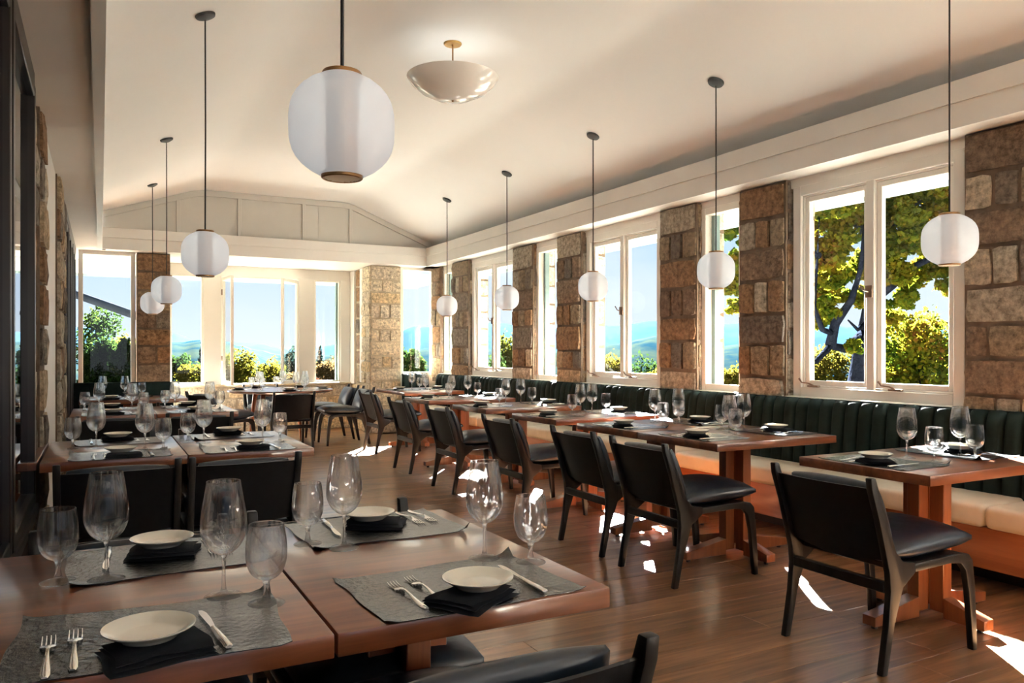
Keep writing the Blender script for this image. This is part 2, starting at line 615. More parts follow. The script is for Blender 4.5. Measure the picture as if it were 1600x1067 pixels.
# ------------------------------------------------------------------ floor
fl = empty('floor')
tag(fl, kind='structure', label='brown oak plank floor running across the room')
box('subfloor', XL - 0.6, 5.35, YBK - 0.2, 13.2, -0.2, -0.012, M['floor'], fl)
rnd = random.Random(3)
PW = 0.19
plank_meshes = {}
def plank_mesh(L):
    key = round(L, 2)
    if key not in plank_meshes:
        bm = bmesh.new()
        add_box(bm, -L / 2 + 0.001, L / 2 - 0.001, -PW / 2 + 0.001, PW / 2 - 0.001, -0.012, 0, 0.0012)
        me = mesh_of(bm, 'plank')
        me.materials.append(M['plank'])
        plank_meshes[key] = me
    return plank_meshes[key]
y = 0.55
nplank = 0
while y < 12.95:
    x = -0.45 if y < 6 else -0.3
    xe = 4.7 if y < YF - 0.2 else 3.8
    first = True
    while x < xe:
        L = rnd.choice([1.3, 1.6, 1.8, 2.0, 2.2]) if not first else rnd.choice([0.5, 0.9, 1.3, 1.6])
        first = False
        if x + L > xe:
            L = round(xe - x + 0.05, 1)
            if L < 0.15:
                break
        o = bpy.data.objects.new('plank', plank_mesh(L))
        COL.objects.link(o)
        o.parent = fl
        o.location = (x + L / 2, y + PW / 2, 0)
        x += L
        nplank += 1
    y += PW
bm = bmesh.new()
y = 0.55 - PW
while y > YBK:
    x = -0.5
    while x < 5.2:
        L = rnd.choice([1.3, 1.6, 2.0])
        add_box(bm, x + 0.001, x + L - 0.001, y + 0.001, y + PW - 0.001, -0.012, 0)
        x += L
    y -= PW
tag(link('rear_planks', mesh_of(bm, 'rear_planks'), M['plank'], fl), kind='stuff')

# ------------------------------------------------------------------ ceiling
slopeL, slopeR = 0.335, 0.40
ZC = 3.52
def ceil_z(x):
    def base(x):
        return min(ZC, ZC - slopeL * (1.21 - x), ZC - slopeR * (x - 3.32))
    return sum(base(x + d) for d in (-0.1, -0.05, 0, 0.05, 0.1)) / 5
bm = bmesh.new()
xs = [-0.5 + 5.8 * i / 116 for i in range(117)]
for ring in range(1):
    lo0 = [bm.verts.new((x, YBK - 0.1, ceil_z(x))) for x in xs]
    lo1 = [bm.verts.new((x, YF + 0.05, ceil_z(x))) for x in xs]
    hi0 = [bm.verts.new((x, YBK - 0.1, ceil_z(x) + 0.15)) for x in xs]
    hi1 = [bm.verts.new((x, YF + 0.05, ceil_z(x) + 0.15)) for x in xs]
for i in range(len(xs) - 1):
    bm.faces.new([lo0[i], lo0[i + 1], lo1[i + 1], lo1[i]])
    bm.faces.new([hi0[i + 1], hi0[i], hi1[i], hi1[i + 1]])
    bm.faces.new([lo0[i + 1], lo0[i], hi0[i], hi0[i + 1]])
    bm.faces.new([lo1[i], lo1[i + 1], hi1[i + 1], hi1[i]])
bmesh.ops.recalc_face_normals(bm, faces=bm.faces[:])
ce = link('ceiling', mesh_of(bm, 'ceiling', True, 30), M['ceiling'])
tag(ce, kind='structure', label='cream plaster ceiling with sloping sides')

# ------------------------------------------------------------------ beams, soffits, gable
be = empty('trim_1')
tag(be, kind='structure', label='cream stepped beam along the window wall')
box('fascia_board', XB, XB + 0.035, YBK, 11.50, SOF, SOF + 0.150, M['cream'], be)
box('fascia_board', XB - 0.018, XB + 0.035, YBK, 11.50, SOF + 0.150, BEAM_TOP, M['cream'], be)
box('top_board', XB + 0.035, XR + 0.3, YBK, 11.50, BEAM_TOP - 0.03, BEAM_TOP - 0.005, M['cream'], be)
box('soffit', XB + 0.035, XR + 0.05, YBK, YF + 0.1, SOF + 0.005, SOF + 0.03, M['soffit'], be)

bf = empty('trim_2')
tag(bf, kind='structure', label='cream stepped beam across the far end')
box('fascia_board', 0.02, XB, 11.48, 11.515, SOF, SOF + 0.150, M['cream'], bf)
box('fascia_board', 0.02, XB - 0.018, 11.46, 11.515, SOF + 0.150, BEAM_TOP, M['cream'], bf, 0.002)
box('soffit', XL - 0.05, XR, 11.515, YBAY + 0.1, SOF + 0.005, SOF + 0.03, M['soffit'], bf)
box('downlight', -0.02, 0.06, 11.56, 11.62, SOF - 0.004, SOF + 0.006, M['metal_dark'], bf, 0.003)

bl = empty('trim_3')
tag(bl, kind='structure', label='cream fascia board and low soffit along the left wall')
box('fascia_board', -0.035, 0.02, YBK, 11.50, SOF - 0.02, ceil_z(0) + 0.02, M['cream'], bl)
box('soffit', XL - 0.5, -0.035, YBK, 11.52, SOF, SOF + 0.03, M['soffit'], bl)

ga = empty('wall_gable')
tag(ga, kind='structure', label='cream panelled gable above the far beam')
gx = [0.0, 0.60, 1.21, 2.05, 2.75, 3.32, 3.45, 4.0, 4.54, 4.85]
pts = [(0.0, SOF + 0.03)] + [(x, ceil_z(x)) for x in [0.0 + 4.9 * i / 98 for i in range(99)]] + [(4.9, SOF + 0.03)]
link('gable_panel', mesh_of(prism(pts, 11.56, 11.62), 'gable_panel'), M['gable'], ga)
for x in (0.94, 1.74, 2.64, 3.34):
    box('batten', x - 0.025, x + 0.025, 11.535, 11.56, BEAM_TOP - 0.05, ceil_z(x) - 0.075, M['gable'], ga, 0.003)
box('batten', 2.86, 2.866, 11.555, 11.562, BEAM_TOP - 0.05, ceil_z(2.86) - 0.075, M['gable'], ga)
# rake boards following the ceiling line
xsr = [0.0 + 4.9 * i / 98 for i in range(99)]
pts = [(x, ceil_z(x) - 0.004) for x in xsr] + [(x, ceil_z(x) - 0.085) for x in reversed(xsr)]
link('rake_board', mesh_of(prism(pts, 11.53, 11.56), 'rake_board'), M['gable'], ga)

# ------------------------------------------------------------------ stones
def make_stone_mesh(seed, kind):
    """unit stone: depth along -X face proud; spans y,z in [-.5,.5], x in [0,1] (0 = front)"""
    r = random.Random(seed)
    bm = bmesh.new()
    n = 4
    g_ = {}
    for i in range(n):
        for j in range(n):
            yy = -0.5 + i / (n - 1)
            zz = -0.5 + j / (n - 1)
            edge = i in (0, n - 1) or j in (0, n - 1)
            jy = r.uniform(-0.035, 0.035)
            jz = r.uniform(-0.05, 0.05)
            if i in (0, n - 1):
                jy = -abs(jy) * (1 if yy > 0 else -1)
            if j in (0, n - 1):
                jz = -abs(jz) * (1 if zz > 0 else -1)
            corner = i in (0, n - 1) and j in (0, n - 1)
            if corner:
                yy *= 0.97
                zz *= 0.96
            d = r.uniform(0.0, 0.22) if not edge else r.uniform(0.16, 0.45)
            g_[i, j] = bm.verts.new((d, yy + jy, zz + jz))
    for i in range(n - 1):
        for j in range(n - 1):
            bm.faces.new([g_[i, j], g_[i, j + 1], g_[i + 1, j + 1], g_[i + 1, j]])
    loop = [(i, 0) for i in range(n)] + [(n - 1, j) for j in range(1, n)] + [(i, n - 1) for i in range(n - 2, -1, -1)] + [(0, j) for j in range(n - 2, 0, -1)]
    back = [bm.verts.new((1.0, g_[k].co.y, g_[k].co.z)) for k in loop]
    for a in range(len(loop)):
        b = (a + 1) % len(loop)
        bm.faces.new([g_[loop[a]], g_[loop[b]], back[b], back[a]])
    bmesh.ops.recalc_face_normals(bm, faces=bm.faces[:])
    me = mesh_of(bm, 'stone', True, 50)
    return me

STONES = {}
for key in ('stone', 'stone_grey', 'stone_pale'):
    STONES[key] = []
    for s_ in range(7):
        me = make_stone_mesh(s_ * 13 + len(key), key)
        me.materials.append(M[key])
        STONES[key].append(me)
rs = random.Random(11)

def put_stone(parent, key, x, y, z, wy_, hz, depth, rot):
    """centre of the back plane position x,y,z relative to parent; rot about z: 0 -> faces -X, 90deg -> faces -Y"""
    o = bpy.data.objects.new('stone', rs.choice(STONES[key]))
    COL.objects.link(o)
    o.parent = parent
    o.location = (x, y, z)
    o.rotation_euler = (0, 0, rot)
    o.scale = (depth, wy_, hz)
    return o

def stone_face(parent, a, b, z0, z1, fixed, facing, keyf, depth=0.045, wide_first=True, hmin=0.22, hmax=0.30, nsmall=3):
    """courses of stones on a face. facing '-X': fixed=x, a..b = y range; '-Y': fixed=y, a..b = x range"""
    z = z1
    wide = wide_first
    rot = 0 if facing == '-X' else (PI / 2 if facing == '-Y' else PI)
    while z > z0 + 0.06:
        h = rs.uniform(hmin, hmax) * (1.0 if wide else 0.95)
        if z - h < z0 + 0.08:
            h = z - z0
        W = b - a
        if wide and W < 0.75:
            cuts = [a, b]
        else:
            n = max(1, int(round(W / (0.5 / nsmall)))) if not wide else max(1, int(round(W / 0.45)))
            n = min(n, 30)
            cuts = [a] + [a + W * (k + rs.uniform(-0.18, 0.18)) / n for k in range(1, n)] + [b]
        for c0, c1 in zip(cuts[:-1], cuts[1:]):
            gap = 0.012
            wv = (c1 - c0) - gap * rs.uniform(0.6, 2.2)
            hv = h - gap * rs.uniform(0.8, 2.0)
            cc = (c0 + c1) / 2
            dp = depth * rs.uniform(0.75, 1.2)
            zc_ = z - h / 2
            key = keyf(zc_)
            if facing == '-X':
                put_stone(parent, key, fixed - dp + 0.012, cc, zc_, wv, hv, dp, rot)
            elif facing == '-Y':
                put_stone(parent, key, cc, fixed - dp + 0.012, zc_, wv, hv, dp, rot)
            else:
                put_stone(parent, key, fixed + dp - 0.012, cc, zc_, wv, hv, dp, rot)
        z -= h
        wide = not wide

def brown_key(z):
    if z < 1.12:
        return rs.choice(['stone_grey', 'stone_grey', 'stone'])
    return 'stone' if rs.random() > 0.12 else 'stone_grey'

def pale_key(z):
    return 'stone_pale'

pillar_info = [
    (2.44, 2.97, 'brown stone pillar at the right edge, beyond the nearest window'),
    (4.40, 4.90, 'brown stone pillar between the large window and the first narrow window'),
    (5.43, 5.95, 'brown stone pillar second beyond the large tree window'),
    (7.34, 7.86, 'brown stone pillar beyond the middle double window'),
    (8.44, 8.97, 'brown stone pillar between second narrow window and farthest double window'),
    (10.36, 10.95, 'brown stone pillar just beyond the farthest double window'),
    (11.42, 11.76, 'thin stone pillar in the far right corner'),
]
for a, b, lab in pillar_info:
    p_ = empty('stone_pillar', (4.95, (a + b) / 2, 0))
    tag(p_, lab, 'pillar', 'stone pillars between the right wall windows')
    yc = (a + b) / 2
    box('mortar_core', -0.20, 0.12, a - yc, b - yc, 0.80, SOF, M['mortar'], p_)
    hw = (b - a) / 2
    stone_face(p_, -hw, hw, 0.85, SOF, -0.20, '-X', brown_key)
    stone_face(p_, -0.19, -0.10, 0.85, SOF, -hw, '-Y', brown_key, depth=0.03)
    stone_face(p_, -0.04, 0.12, 0.85, SOF, -hw, '-Y', pale_key, depth=0.03)
for a, b in ((1.40, 1.90), (-0.57, -0.05), (-1.60, -1.10), (-3.57, -3.05)):
    p_ = empty('stone_pillar', (4.95, (a + b) / 2, 0))
    tag(p_, None, None, None, 'structure')
    hw = (b - a) / 2
    box('mortar_core', -0.20, 0.12, -hw, hw, 0.0, SOF, M['mortar'], p_)

# right wall below and above windows
wr = empty('wall_right')
tag(wr, kind='structure', label='right wall below and above the windows')
box('lower_wall', XR + 0.05, 5.08, YBK, 11.9, -0.1, 0.93, M['wall'], wr)
box('upper_wall', XR + 0.05, 5.08, YBK, 11.9, 2.56, 3.0, M['wall'], wr)
box('inner_head', XR - 0.0, XR + 0.05, YBK, 11.78, 2.555, SOF + 0.02, M['cream'], wr)

# ------------------------------------------------------------------ windows, right wall
win_n = [0]
def frame_rect(name, y0, y1, z0, z1, t, x0, x1, mat, parent, bev=0.004):
    """four members of a rectangular frame in the YZ plane joined as one mesh"""
    bm = bmesh.new()
    add_box(bm, x0, x1, y0, y0 + t, z0, z1, bev)
    add_box(bm, x0, x1, y1 - t, y1, z0, z1, bev)
    add_box(bm, x0 + 0.0004, x1 - 0.0004, y0 + t, y1 - t, z0, z0 + t, bev)
    add_box(bm, x0 + 0.0004, x1 - 0.0004, y0 + t, y1 - t, z1 - t, z1, bev)
    return link(name, mesh_of(bm, name, True, 40), mat, parent)

def crank(parent, x, y, z, flip=1):
    bm = bmesh.new()
    add_box(bm, x - 0.035, x, y - 0.05, y + 0.05, z, z + 0.015, 0.004)
    add_tube(bm, [(x - 0.02, y, z + 0.012), (x - 0.04, y + 0.03 * flip, z + 0.03), (x - 0.045, y + 0.09 * flip, z + 0.035), (x - 0.05, y + 0.11 * flip, z + 0.065)], [0.007, 0.006, 0.005, 0.008], 6)
    return link('crank_handle', mesh_of(bm, 'crank', True, 50), M['latch'], parent)

def double_window(y0, y1, lab):
    win_n[0] += 1
    w_ = empty('window_%d' % win_n[0])
    tag(w_, lab, kind='structure')
    z0, z1 = 0.93, 2.56
    frame_rect('casing', y0, y1, z0, z1, 0.075, XR - 0.005, XR + 0.10, M['cream'], w_)
    frame_rect('stop', y0 + 0.075, y1 - 0.075, z0 + 0.075, z1 - 0.075, 0.014, XR + 0.02, XR + 0.09, M['white'], w_, 0.003)
    ym = (y0 + y1) / 2
    box('mullion', XR + 0.0, XR + 0.10, ym - 0.032, ym + 0.032, z0 + 0.07, z1 - 0.07, M['cream'], w_, 0.004)
    for a, b in ((y0 + 0.09, ym - 0.034), (ym + 0.034, y1 - 0.09)):
        s_ = frame_rect('sash', a, b, z0 + 0.09, z1 - 0.09, 0.038, XR + 0.03, XR + 0.075, M['white'], w_)
        pn = box('pane', XR + 0.050, XR + 0.056, a + 0.036, b - 0.036, z0 + 0.126, z1 - 0.126, M['window_glass'], s_)
        crank(w_, XR - 0.0, b - 0.18 if a < ym - 0.1 else b - 0.12, z0 + 0.078, 1)
    bm = bmesh.new()
    add_box(bm, XR - 0.016, XR, ym - 0.028, ym + 0.028, 1.66, 1.745, 0.003)
    add_tube(bm, [(XR - 0.016, ym, 1.70), (XR - 0.05, ym + 0.01, 1.71), (XR - 0.055, ym + 0.04, 1.75)], 0.006, 6)
    link('latch', mesh_of(bm, 'latch', True, 50), M['latch'], w_)
    box('window_sill', XR - 0.08, XR + 0.05, y0 - 0.02, y1 + 0.02, 0.90, 0.935, M['white'], w_, 0.006)
    return w_

def narrow_window(y0, y1, lab):
    win_n[0] += 1
    w_ = empty('window_%d' % win_n[0])
    tag(w_, lab, kind='structure')
    z0, z1 = 0.93, 2.56
    frame_rect('casing', y0, y1, z0, z1, 0.06, XR - 0.005, XR + 0.07, M['white'], w_)
    box('pane', XR + 0.03, XR + 0.036, y0 + 0.058, y1 - 0.058, z0 + 0.058, z1 - 0.058, M['window_glass'], w_)
    box('jamb', XR + 0.07, XR + 0.13, y1 - 0.10, y1 - 0.058, z0 + 0.06, z1 - 0.06, M['teal'], w_)
    box('window_sill', XR - 0.08, XR + 0.05, y0 - 0.02, y1 + 0.02, 0.90, 0.935, M['white'], w_, 0.006)
    return w_

double_window(3.0, 4.37, 'large double window framing the autumn tree')
narrow_window(4.90, 5.43, 'narrow window beside the large double window')
double_window(5.98, 7.31, 'middle double window looking to the blue hills')
narrow_window(7.86, 8.44, 'narrow window beyond the middle double window')
double_window(9.0, 10.33, 'farthest double window on the right wall')
narrow_window(10.95, 11.42, 'narrow window near the far right corner')
for yy in (0.0, -3.0):
    double_window(yy, yy + 1.37, None)
    narrow_window(yy + 1.90, yy + 2.43, None)

# ------------------------------------------------------------------ eaves and roof outside
ev = empty('roof_eave', (5.3, 4, 2.6))
tag(ev, 'white boarded roof eave outside above the right windows', kind='structure')
box('eave_board', 0.01, 0.56, YBK - 5, 9.0, 0.02, 0.05, M['eave'], ev)
box('gutter_board', 0.56, 0.59, YBK - 5, 9.0, -0.02, 0.12, M['teal'], ev)
box('eave_board', -7.0, 0.56, 9.0, 11.3, 0.02, 0.05, M['eave'], ev)
box('eave_board', -7.0, -0.6, 8.4, 9.0, 0.06, 0.09, M['eave'], ev)
box('gutter_board', -7.0, 0.56, 11.3, 11.34, -0.02, 0.12, M['teal'], ev)
bm = prism([(5.9, 2.72), (2.4, 4.2), (-1.1, 2.9), (-1.1, 3.0), (2.4, 4.3), (5.9, 2.80)], YBK - 1, 13.8)
ro = link('roof', mesh_of(bm, 'roof'), M['roof'])
tag(ro, kind='structure', label='grey shingled roof above the room')

# ------------------------------------------------------------------ far wall, side windows and pillars
def frame_xz(name, x0, x1, z0, z1, t, y0, y1, mat, parent, bev=0.004):
    bm = bmesh.new()
    add_box(bm, x0, x0 + t, y0, y1, z0, z1, bev)
    add_box(bm, x1 - t, x1, y0, y1, z0, z1, bev)
    add_box(bm, x0 + t, x1 - t, y0 + 0.0004, y1 - 0.0004, z0, z0 + t, bev)
    add_box(bm, x0 + t, x1 - t, y0 + 0.0004, y1 - 0.0004, z1 - t, z1, bev)
    return link(name, mesh_of(bm, name, True, 40), mat, parent)

def far_window(x0, x1, z0, z1, yp, t, lab, mat='cream'):
    win_n[0] += 1
    w_ = empty('window_%d' % win_n[0])
    tag(w_, lab, kind='structure')
    frame_xz('casing', x0, x1, z0, z1, t, yp, yp + 0.09, M[mat], w_)
    box('pane', x0 + t - 0.002, x1 - t + 0.002, yp + 0.04, yp + 0.046, z0 + t - 0.002, z1 - t + 0.002, M['window_glass'], w_)
    return w_

wf = empty('wall_far')
tag(wf, kind='structure', label='far wall around the bay')
# left far window and pillar
far_window(-0.26, 0.42, 0.55, SOF + 0.01, 11.78, 0.055, 'tall window at the far left beside the stone pillar')
box('lower_wall', -0.45, 0.45, 11.80, 12.1, -0.1, 0.56, M['wall'], wf)
p_ = empty('stone_pillar', (0.64, 11.92, 0))
tag(p_, 'brown stone pillar left of the far bay', 'pillar', 'stone pillars of the far bay')
box('mortar_core', -0.20, 0.21, -0.20, 0.24, 0, SOF, M['mortar'], p_)
stone_face(p_, -0.21, 0.22, 0.0, SOF, -0.20, '-Y', lambda z: 'stone', nsmall=2.2)
# right far pillar
p_ = empty('stone_pillar', (3.96, 11.95, 0))
tag(p_, 'pale stone pillar right of the far bay behind the last chair', 'pillar', 'stone pillars of the far bay')
box('mortar_core', -0.24, 0.24, -0.20, 0.24, 0, SOF, M['mortar_pale'], p_)
stone_face(p_, -0.25, 0.25, 0.0, SOF, -0.20, '-Y', pale_key, nsmall=2.6, hmin=0.16, hmax=0.24)
stone_face(p_, -0.20, 0.24, 0.0, SOF, -0.24, '-X', pale_key, nsmall=2.2, hmin=0.16, hmax=0.24)
far_window(4.22, 4.80, 0.90, SOF + 0.01, 11.80, 0.05, 'window in the far right corner above the green banquette', 'white')
box('lower_wall', 4.19, 5.0, 11.82, 12.1, -0.1, 0.92, M['wall'], wf)

# bay
bay = empty('window_bay')
tag(bay, kind='structure', label='bay of tall windows behind the round table, two leaves standing open')
SB, HB = 0.77, 2.46
box('head', 0.85, 3.75, YBAY, YBAY + 0.12, HB, SOF + 0.03, M['cream'], bay)
for x0, x1 in ((1.41, 1.67), (2.87, 3.12), (0.86, 0.93), (3.56, 3.75)):
    box('post', x0, x1, YBAY - 0.01, YBAY + 0.11, SB - 0.02, HB + 0.01, M['cream'], bay, 0.004)
for x0, x1 in ((0.93, 1.41), (3.12, 3.56)):
    f_ = frame_xz('sash', x0, x1, SB, HB, 0.03, YBAY + 0.01, YBAY + 0.07, M['white'], bay)
    box('pane', x0 + 0.028, x1 - 0.028, YBAY + 0.035, YBAY + 0.041, SB + 0.028, HB - 0.028, M['window_glass'], f_)
box('jamb', 3.50, 3.535, YBAY + 0.07, YBAY + 0.14, SB + 0.02, HB - 0.02, M['teal'], bay)
# opening frame
frame_xz('opening_frame', 1.67, 2.87, SB - 0.02, HB, 0.025, YBAY + 0.0, YBAY + 0.1, M['white'], bay)
# open casement leaves, hinged at the posts and swung into the room
def leaf(hx, ang, wdt):
    r_ = frame_xz('open_leaf', 0, wdt, SB, HB - 0.03, 0.05, -0.02, 0.02, M['white'], bay)
    r_.location = (hx, YBAY - 0.01, 0)
    r_.rotation_euler = (0, 0, ang)
    box('pane', 0.048, wdt - 0.048, -0.003, 0.003, SB + 0.048, HB - 0.078, M['window_glass'], r_)
    bm = bmesh.new()
    for zz in (SB + 0.35, HB - 0.3):
        add_box(bm, -0.01, 0.03, -0.03, -0.018, zz, zz + 0.09, 0.003)
    link('hinge', mesh_of(bm, 'hinge', True, 50), M['latch'], r_)
    return r_
leaf(1.70, -math.radians(84), 0.55)
leaf(2.845, math.radians(180 + 52), 0.55)
# low stone wall under the bay
lw = empty('wall_bay_low')
tag(lw, kind='structure', label='low pale stone wall under the bay windows')
box('mortar_core', 0.85, 3.78, YBAY, YBAY + 0.3, -0.1, SB - 0.04, M['mortar_pale'], lw)
box('coping', 0.86, 3.76, YBAY - 0.07, YBAY + 0.32, SB - 0.045, SB - 0.005, M['mortar_pale'], lw, 0.01)
stone_face(lw, 0.86, 3.76, 0.0, SB - 0.045, YBAY, '-Y', pale_key, wide_first=False, hmin=0.17, hmax=0.24, nsmall=1.6)
# bay side walls
wb = empty('wall_bay_right')
tag(wb, kind='structure', label='right side of the bay with a strip of stone and a white jamb')
box('mortar_core', 3.76, 3.95, 12.15, 13.2, -0.1, SOF + 0.02, M['mortar_pale'], wb)
stone_face(wb, 12.42, 12.62, 0.75, SOF, 3.76, '-X', lambda z: 'stone', nsmall=3)
stone_face(wb, 12.20, 12.88, 0.0, 0.74, 3.76, '-X', pale_key, nsmall=2)
box('white_jamb', 3.73, 3.765, 12.24, 12.38, 0.78, SOF, M['white'], wb, 0.004)
box('white_jamb', 3.72, 3.765, 12.66, 12.90, 0.74, SOF, M['cream'], wb, 0.004)
wb2 = empty('wall_bay_left')
tag(wb2, kind='structure', label='left side of the bay')
box('side_wall', 0.70, 0.86, 12.1, 13.2, -0.1, SOF + 0.02, M['wall'], wb2)
sw = box('light_switch', 3.70, 3.715, 12.04, 12.12, 1.0, 1.22, M['white'], None, 0.004)
tag(sw, 'small white switch box on the stone beside the bay', 'switch')

# ------------------------------------------------------------------ left wall
wlft = empty('wall_left')
tag(wlft, kind='structure', label='left wall of stone piers and dark framed glass')
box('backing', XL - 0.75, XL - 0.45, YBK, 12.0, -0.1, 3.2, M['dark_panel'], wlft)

def left_glazing(y0, y1, n, z0, z1, lab, sill=True):
    g_ = empty('door_%d' % left_glazing.k)
    left_glazing.k += 1
    tag(g_, lab, kind='structure')
    xw = XL
    box('head_rail', xw - 0.05, xw + 0.02, y0, y1, z1, SOF, M['bronze'], g_, 0.004)
    if sill:
        box('sill', xw - 0.06, xw + 0.035, y0, y1, z0 - 0.05, z0, M['bronze'], g_, 0.004)
        box('lower_panel', xw - 0.05, xw, y0, y1, 0.0, z0 - 0.05, M['dark_panel'], g_)
    W = (y1 - y0) / n
    for k in range(n):
        a, b = y0 + k * W, y0 + (k + 1) * W
        f_ = frame_rect('sash', a, b, z0, z1, 0.055, xw - 0.035, xw + 0.018 + 0.006 * (k % 2), M['bronze'], g_)
        box('pane', xw - 0.012, xw - 0.006, a + 0.053, b - 0.053, z0 + 0.053, z1 - 0.053, M['dark_glass'], f_)
    return g_
left_glazing.k = 1
left_glazing(0.10, 4.40, 4, 0.55, 2.55, 'dark bronze framed glazing beside the front tables')
left_glazing(8.3, 11.6, 5, 0.04, 2.52, 'dark framed folding glass doors at the far left', False)
left_glazing(YBK, 0.0, 3, 0.55, 2.55, None)
# dark room beyond the glass
def left_pier(y0, y1, xf, lab):
    p_ = empty('stone_pillar', (xf, (y0 + y1) / 2, 0))
    tag(p_, lab, 'pillar', 'rough stone piers on the left wall')
    hw = (y1 - y0) / 2
    box('mortar_core', -0.45, -0.02, -hw, hw, 0.0, SOF, M['mortar'], p_)
    stone_face(p_, -hw, hw, 0.0, SOF, -0.02, '+X', lambda z: rs.choice(['stone', 'stone_grey']), depth=0.045, nsmall=3.0)
    stone_face(p_, -0.40, -0.03, 0.0, SOF, -hw, '-Y', lambda z: rs.choice(['stone', 'stone_grey', 'stone']), depth=0.05, nsmall=2)
left_pier(4.42, 4.97, -0.305, 'rough stone pier beside the dark glazing on the left')
left_pier(4.98, 5.40, -0.275, 'rough stone pier standing proud, second on the left wall')
box('cream_casing', XL - 0.08, XL + 0.0, 5.41, 6.79, 0, SOF, M['cream'], wlft)
left_pier(6.80, 7.30, -0.27, 'rough stone pier third on the left wall')
left_pier(7.31, 8.25, -0.275, 'broad rough stone pier farthest on the left wall, before the dark folding doors')
sh = box('wall_shelf', XL - 0.14, XL + 0.035, 4.30, 5.25, 0.715, 0.755, M['table'], None, 0.004)
tag(sh, 'narrow wooden ledge on the left wall beside the second row table', 'shelf')

# unseen rear wall; its window openings are added to let in more fill light
wk = empty('wall_rear')
tag(wk, kind='structure')
box('lower_wall', XL - 0.5, 5.3, YBK - 0.2, YBK, -0.1, 0.5, M['wall'], wk)
box('upper_wall', XL - 0.5, 5.3, YBK - 0.2, YBK, 2.45, 3.7, M['wall'], wk)
for x in (-0.6, 0.75, 2.1, 3.45, 4.8):
    box('post', x, x + 0.25, YBK - 0.2, YBK, 0.5, 2.45, M['wall'], wk)

# ------------------------------------------------------------------ banquette
bq = empty('banquette', (4.5, 6.4, 0))
tag(bq, 'long banquette with channelled dark green back and cream seat along the right wall', 'banquette')
def loc_(x): return x - 4.5
def locy(y_): return y_ - 6.4
BY0, BY1 = 1.25, 11.62
# channel mesh: a plump vertical roll facing -X, leaning back slightly
CW = 0.11
def channel_mesh():
    prof = []
    n = 7
    for i in range(n + 1):
        t = -1 + 2 * i / n
        yy = t * CW / 2 * 0.985
        bul = math.sqrt(max(0, 1 - abs(t) ** 2.6))
        prof.append((yy, bul))
    bm = bmesh.new()
    zs = [(0.40, 0.0, 1), (0.55, 0.010, 1), (0.70, 0.022, 1), (0.84, 0.036, 1), (0.885, 0.044, 0.95), (0.915, 0.056, 0.7), (0.93, 0.070, 0.25), (0.93, 0.092, 0.1)]
    rings = []
    for z, off, k in zs:
        rings.append([bm.verts.new((off + 0.030 - 0.032 * b_ * k, yy, z + (0.012 * (b_ - 1) if k < 1 else 0))) for yy, b_ in prof])
    for r0, r1 in zip(rings[:-1], rings[1:]):
        for i in range(len(r0) - 1):
            bm.faces.new([r0[i], r1[i], r1[i + 1], r0[i + 1]])
    # back board closes the roll
    b0 = [bm.verts.new((0.10, prof[0][0], 0.40)), bm.verts.new((0.10, prof[-1][0], 0.40))]
    b1 = [bm.verts.new((0.10, prof[0][0], 0.93)), bm.verts.new((0.10, prof[-1][0], 0.93))]
    bm.faces.new([b0[1], b0[0], b1[0], b1[1]])
    bm.faces.new([rings[0][0], b0[0], b1[0]] + [r[0] for r in rings[::-1]][:-1])
    bm.faces.new([rings[0][-1]] + [r[-1] for r in rings[1:]] + [b1[1], b0[1]])
    bmesh.ops.remove_doubles(bm, verts=bm.verts[:], dist=0.0005)
    bmesh.ops.recalc_face_normals(bm, faces=bm.faces[:])
    return mesh_of(bm, 'channel', True, 55)
chm = channel_mesh()
chm.materials.append(M['velvet'])
y = BY0
while y < 11.36:
    o = bpy.data.objects.new('channel', chm)
    COL.objects.link(o)
    o.parent = bq
    o.location = (loc_(4.60), locy(y + CW / 2), 0)
    y += CW
x = 4.60
while x > 4.22:
    o = bpy.data.objects.new('channel', chm)
    COL.objects.link(o)
    o.parent = bq
    o.location = (loc_(x - 0.02), locy(11.56), 0)
    o.rotation_euler = (0, 0, PI / 2 * 1.0)
    o.rotation_euler = (0, 0, PI / 2)
    x -= CW
# seat cushions
y = BY0
k = 0
while y < 11.5:
    L = 1.28
    ye = min(y + L, 11.55)
    bm = bmesh.new()
    add_box(bm, loc_(4.20), loc_(4.64), locy(y) + 0.004, locy(ye) - 0.004, 0.325, 0.45, 0.032, 3)
    link('seat_cushion', mesh_of(bm, 'seat_cushion', True, 60), M['seat_leather'], bq)
    y = ye
    k += 1
box('wood_base', loc_(4.24), loc_(4.74), locy(BY0), locy(11.40), 0.10, 0.325, M['apron'], bq, 0.003)
box('plinth', loc_(4.42), loc_(4.74), locy(BY0), locy(11.55), 0.0, 0.10, M['black_wood'], bq)

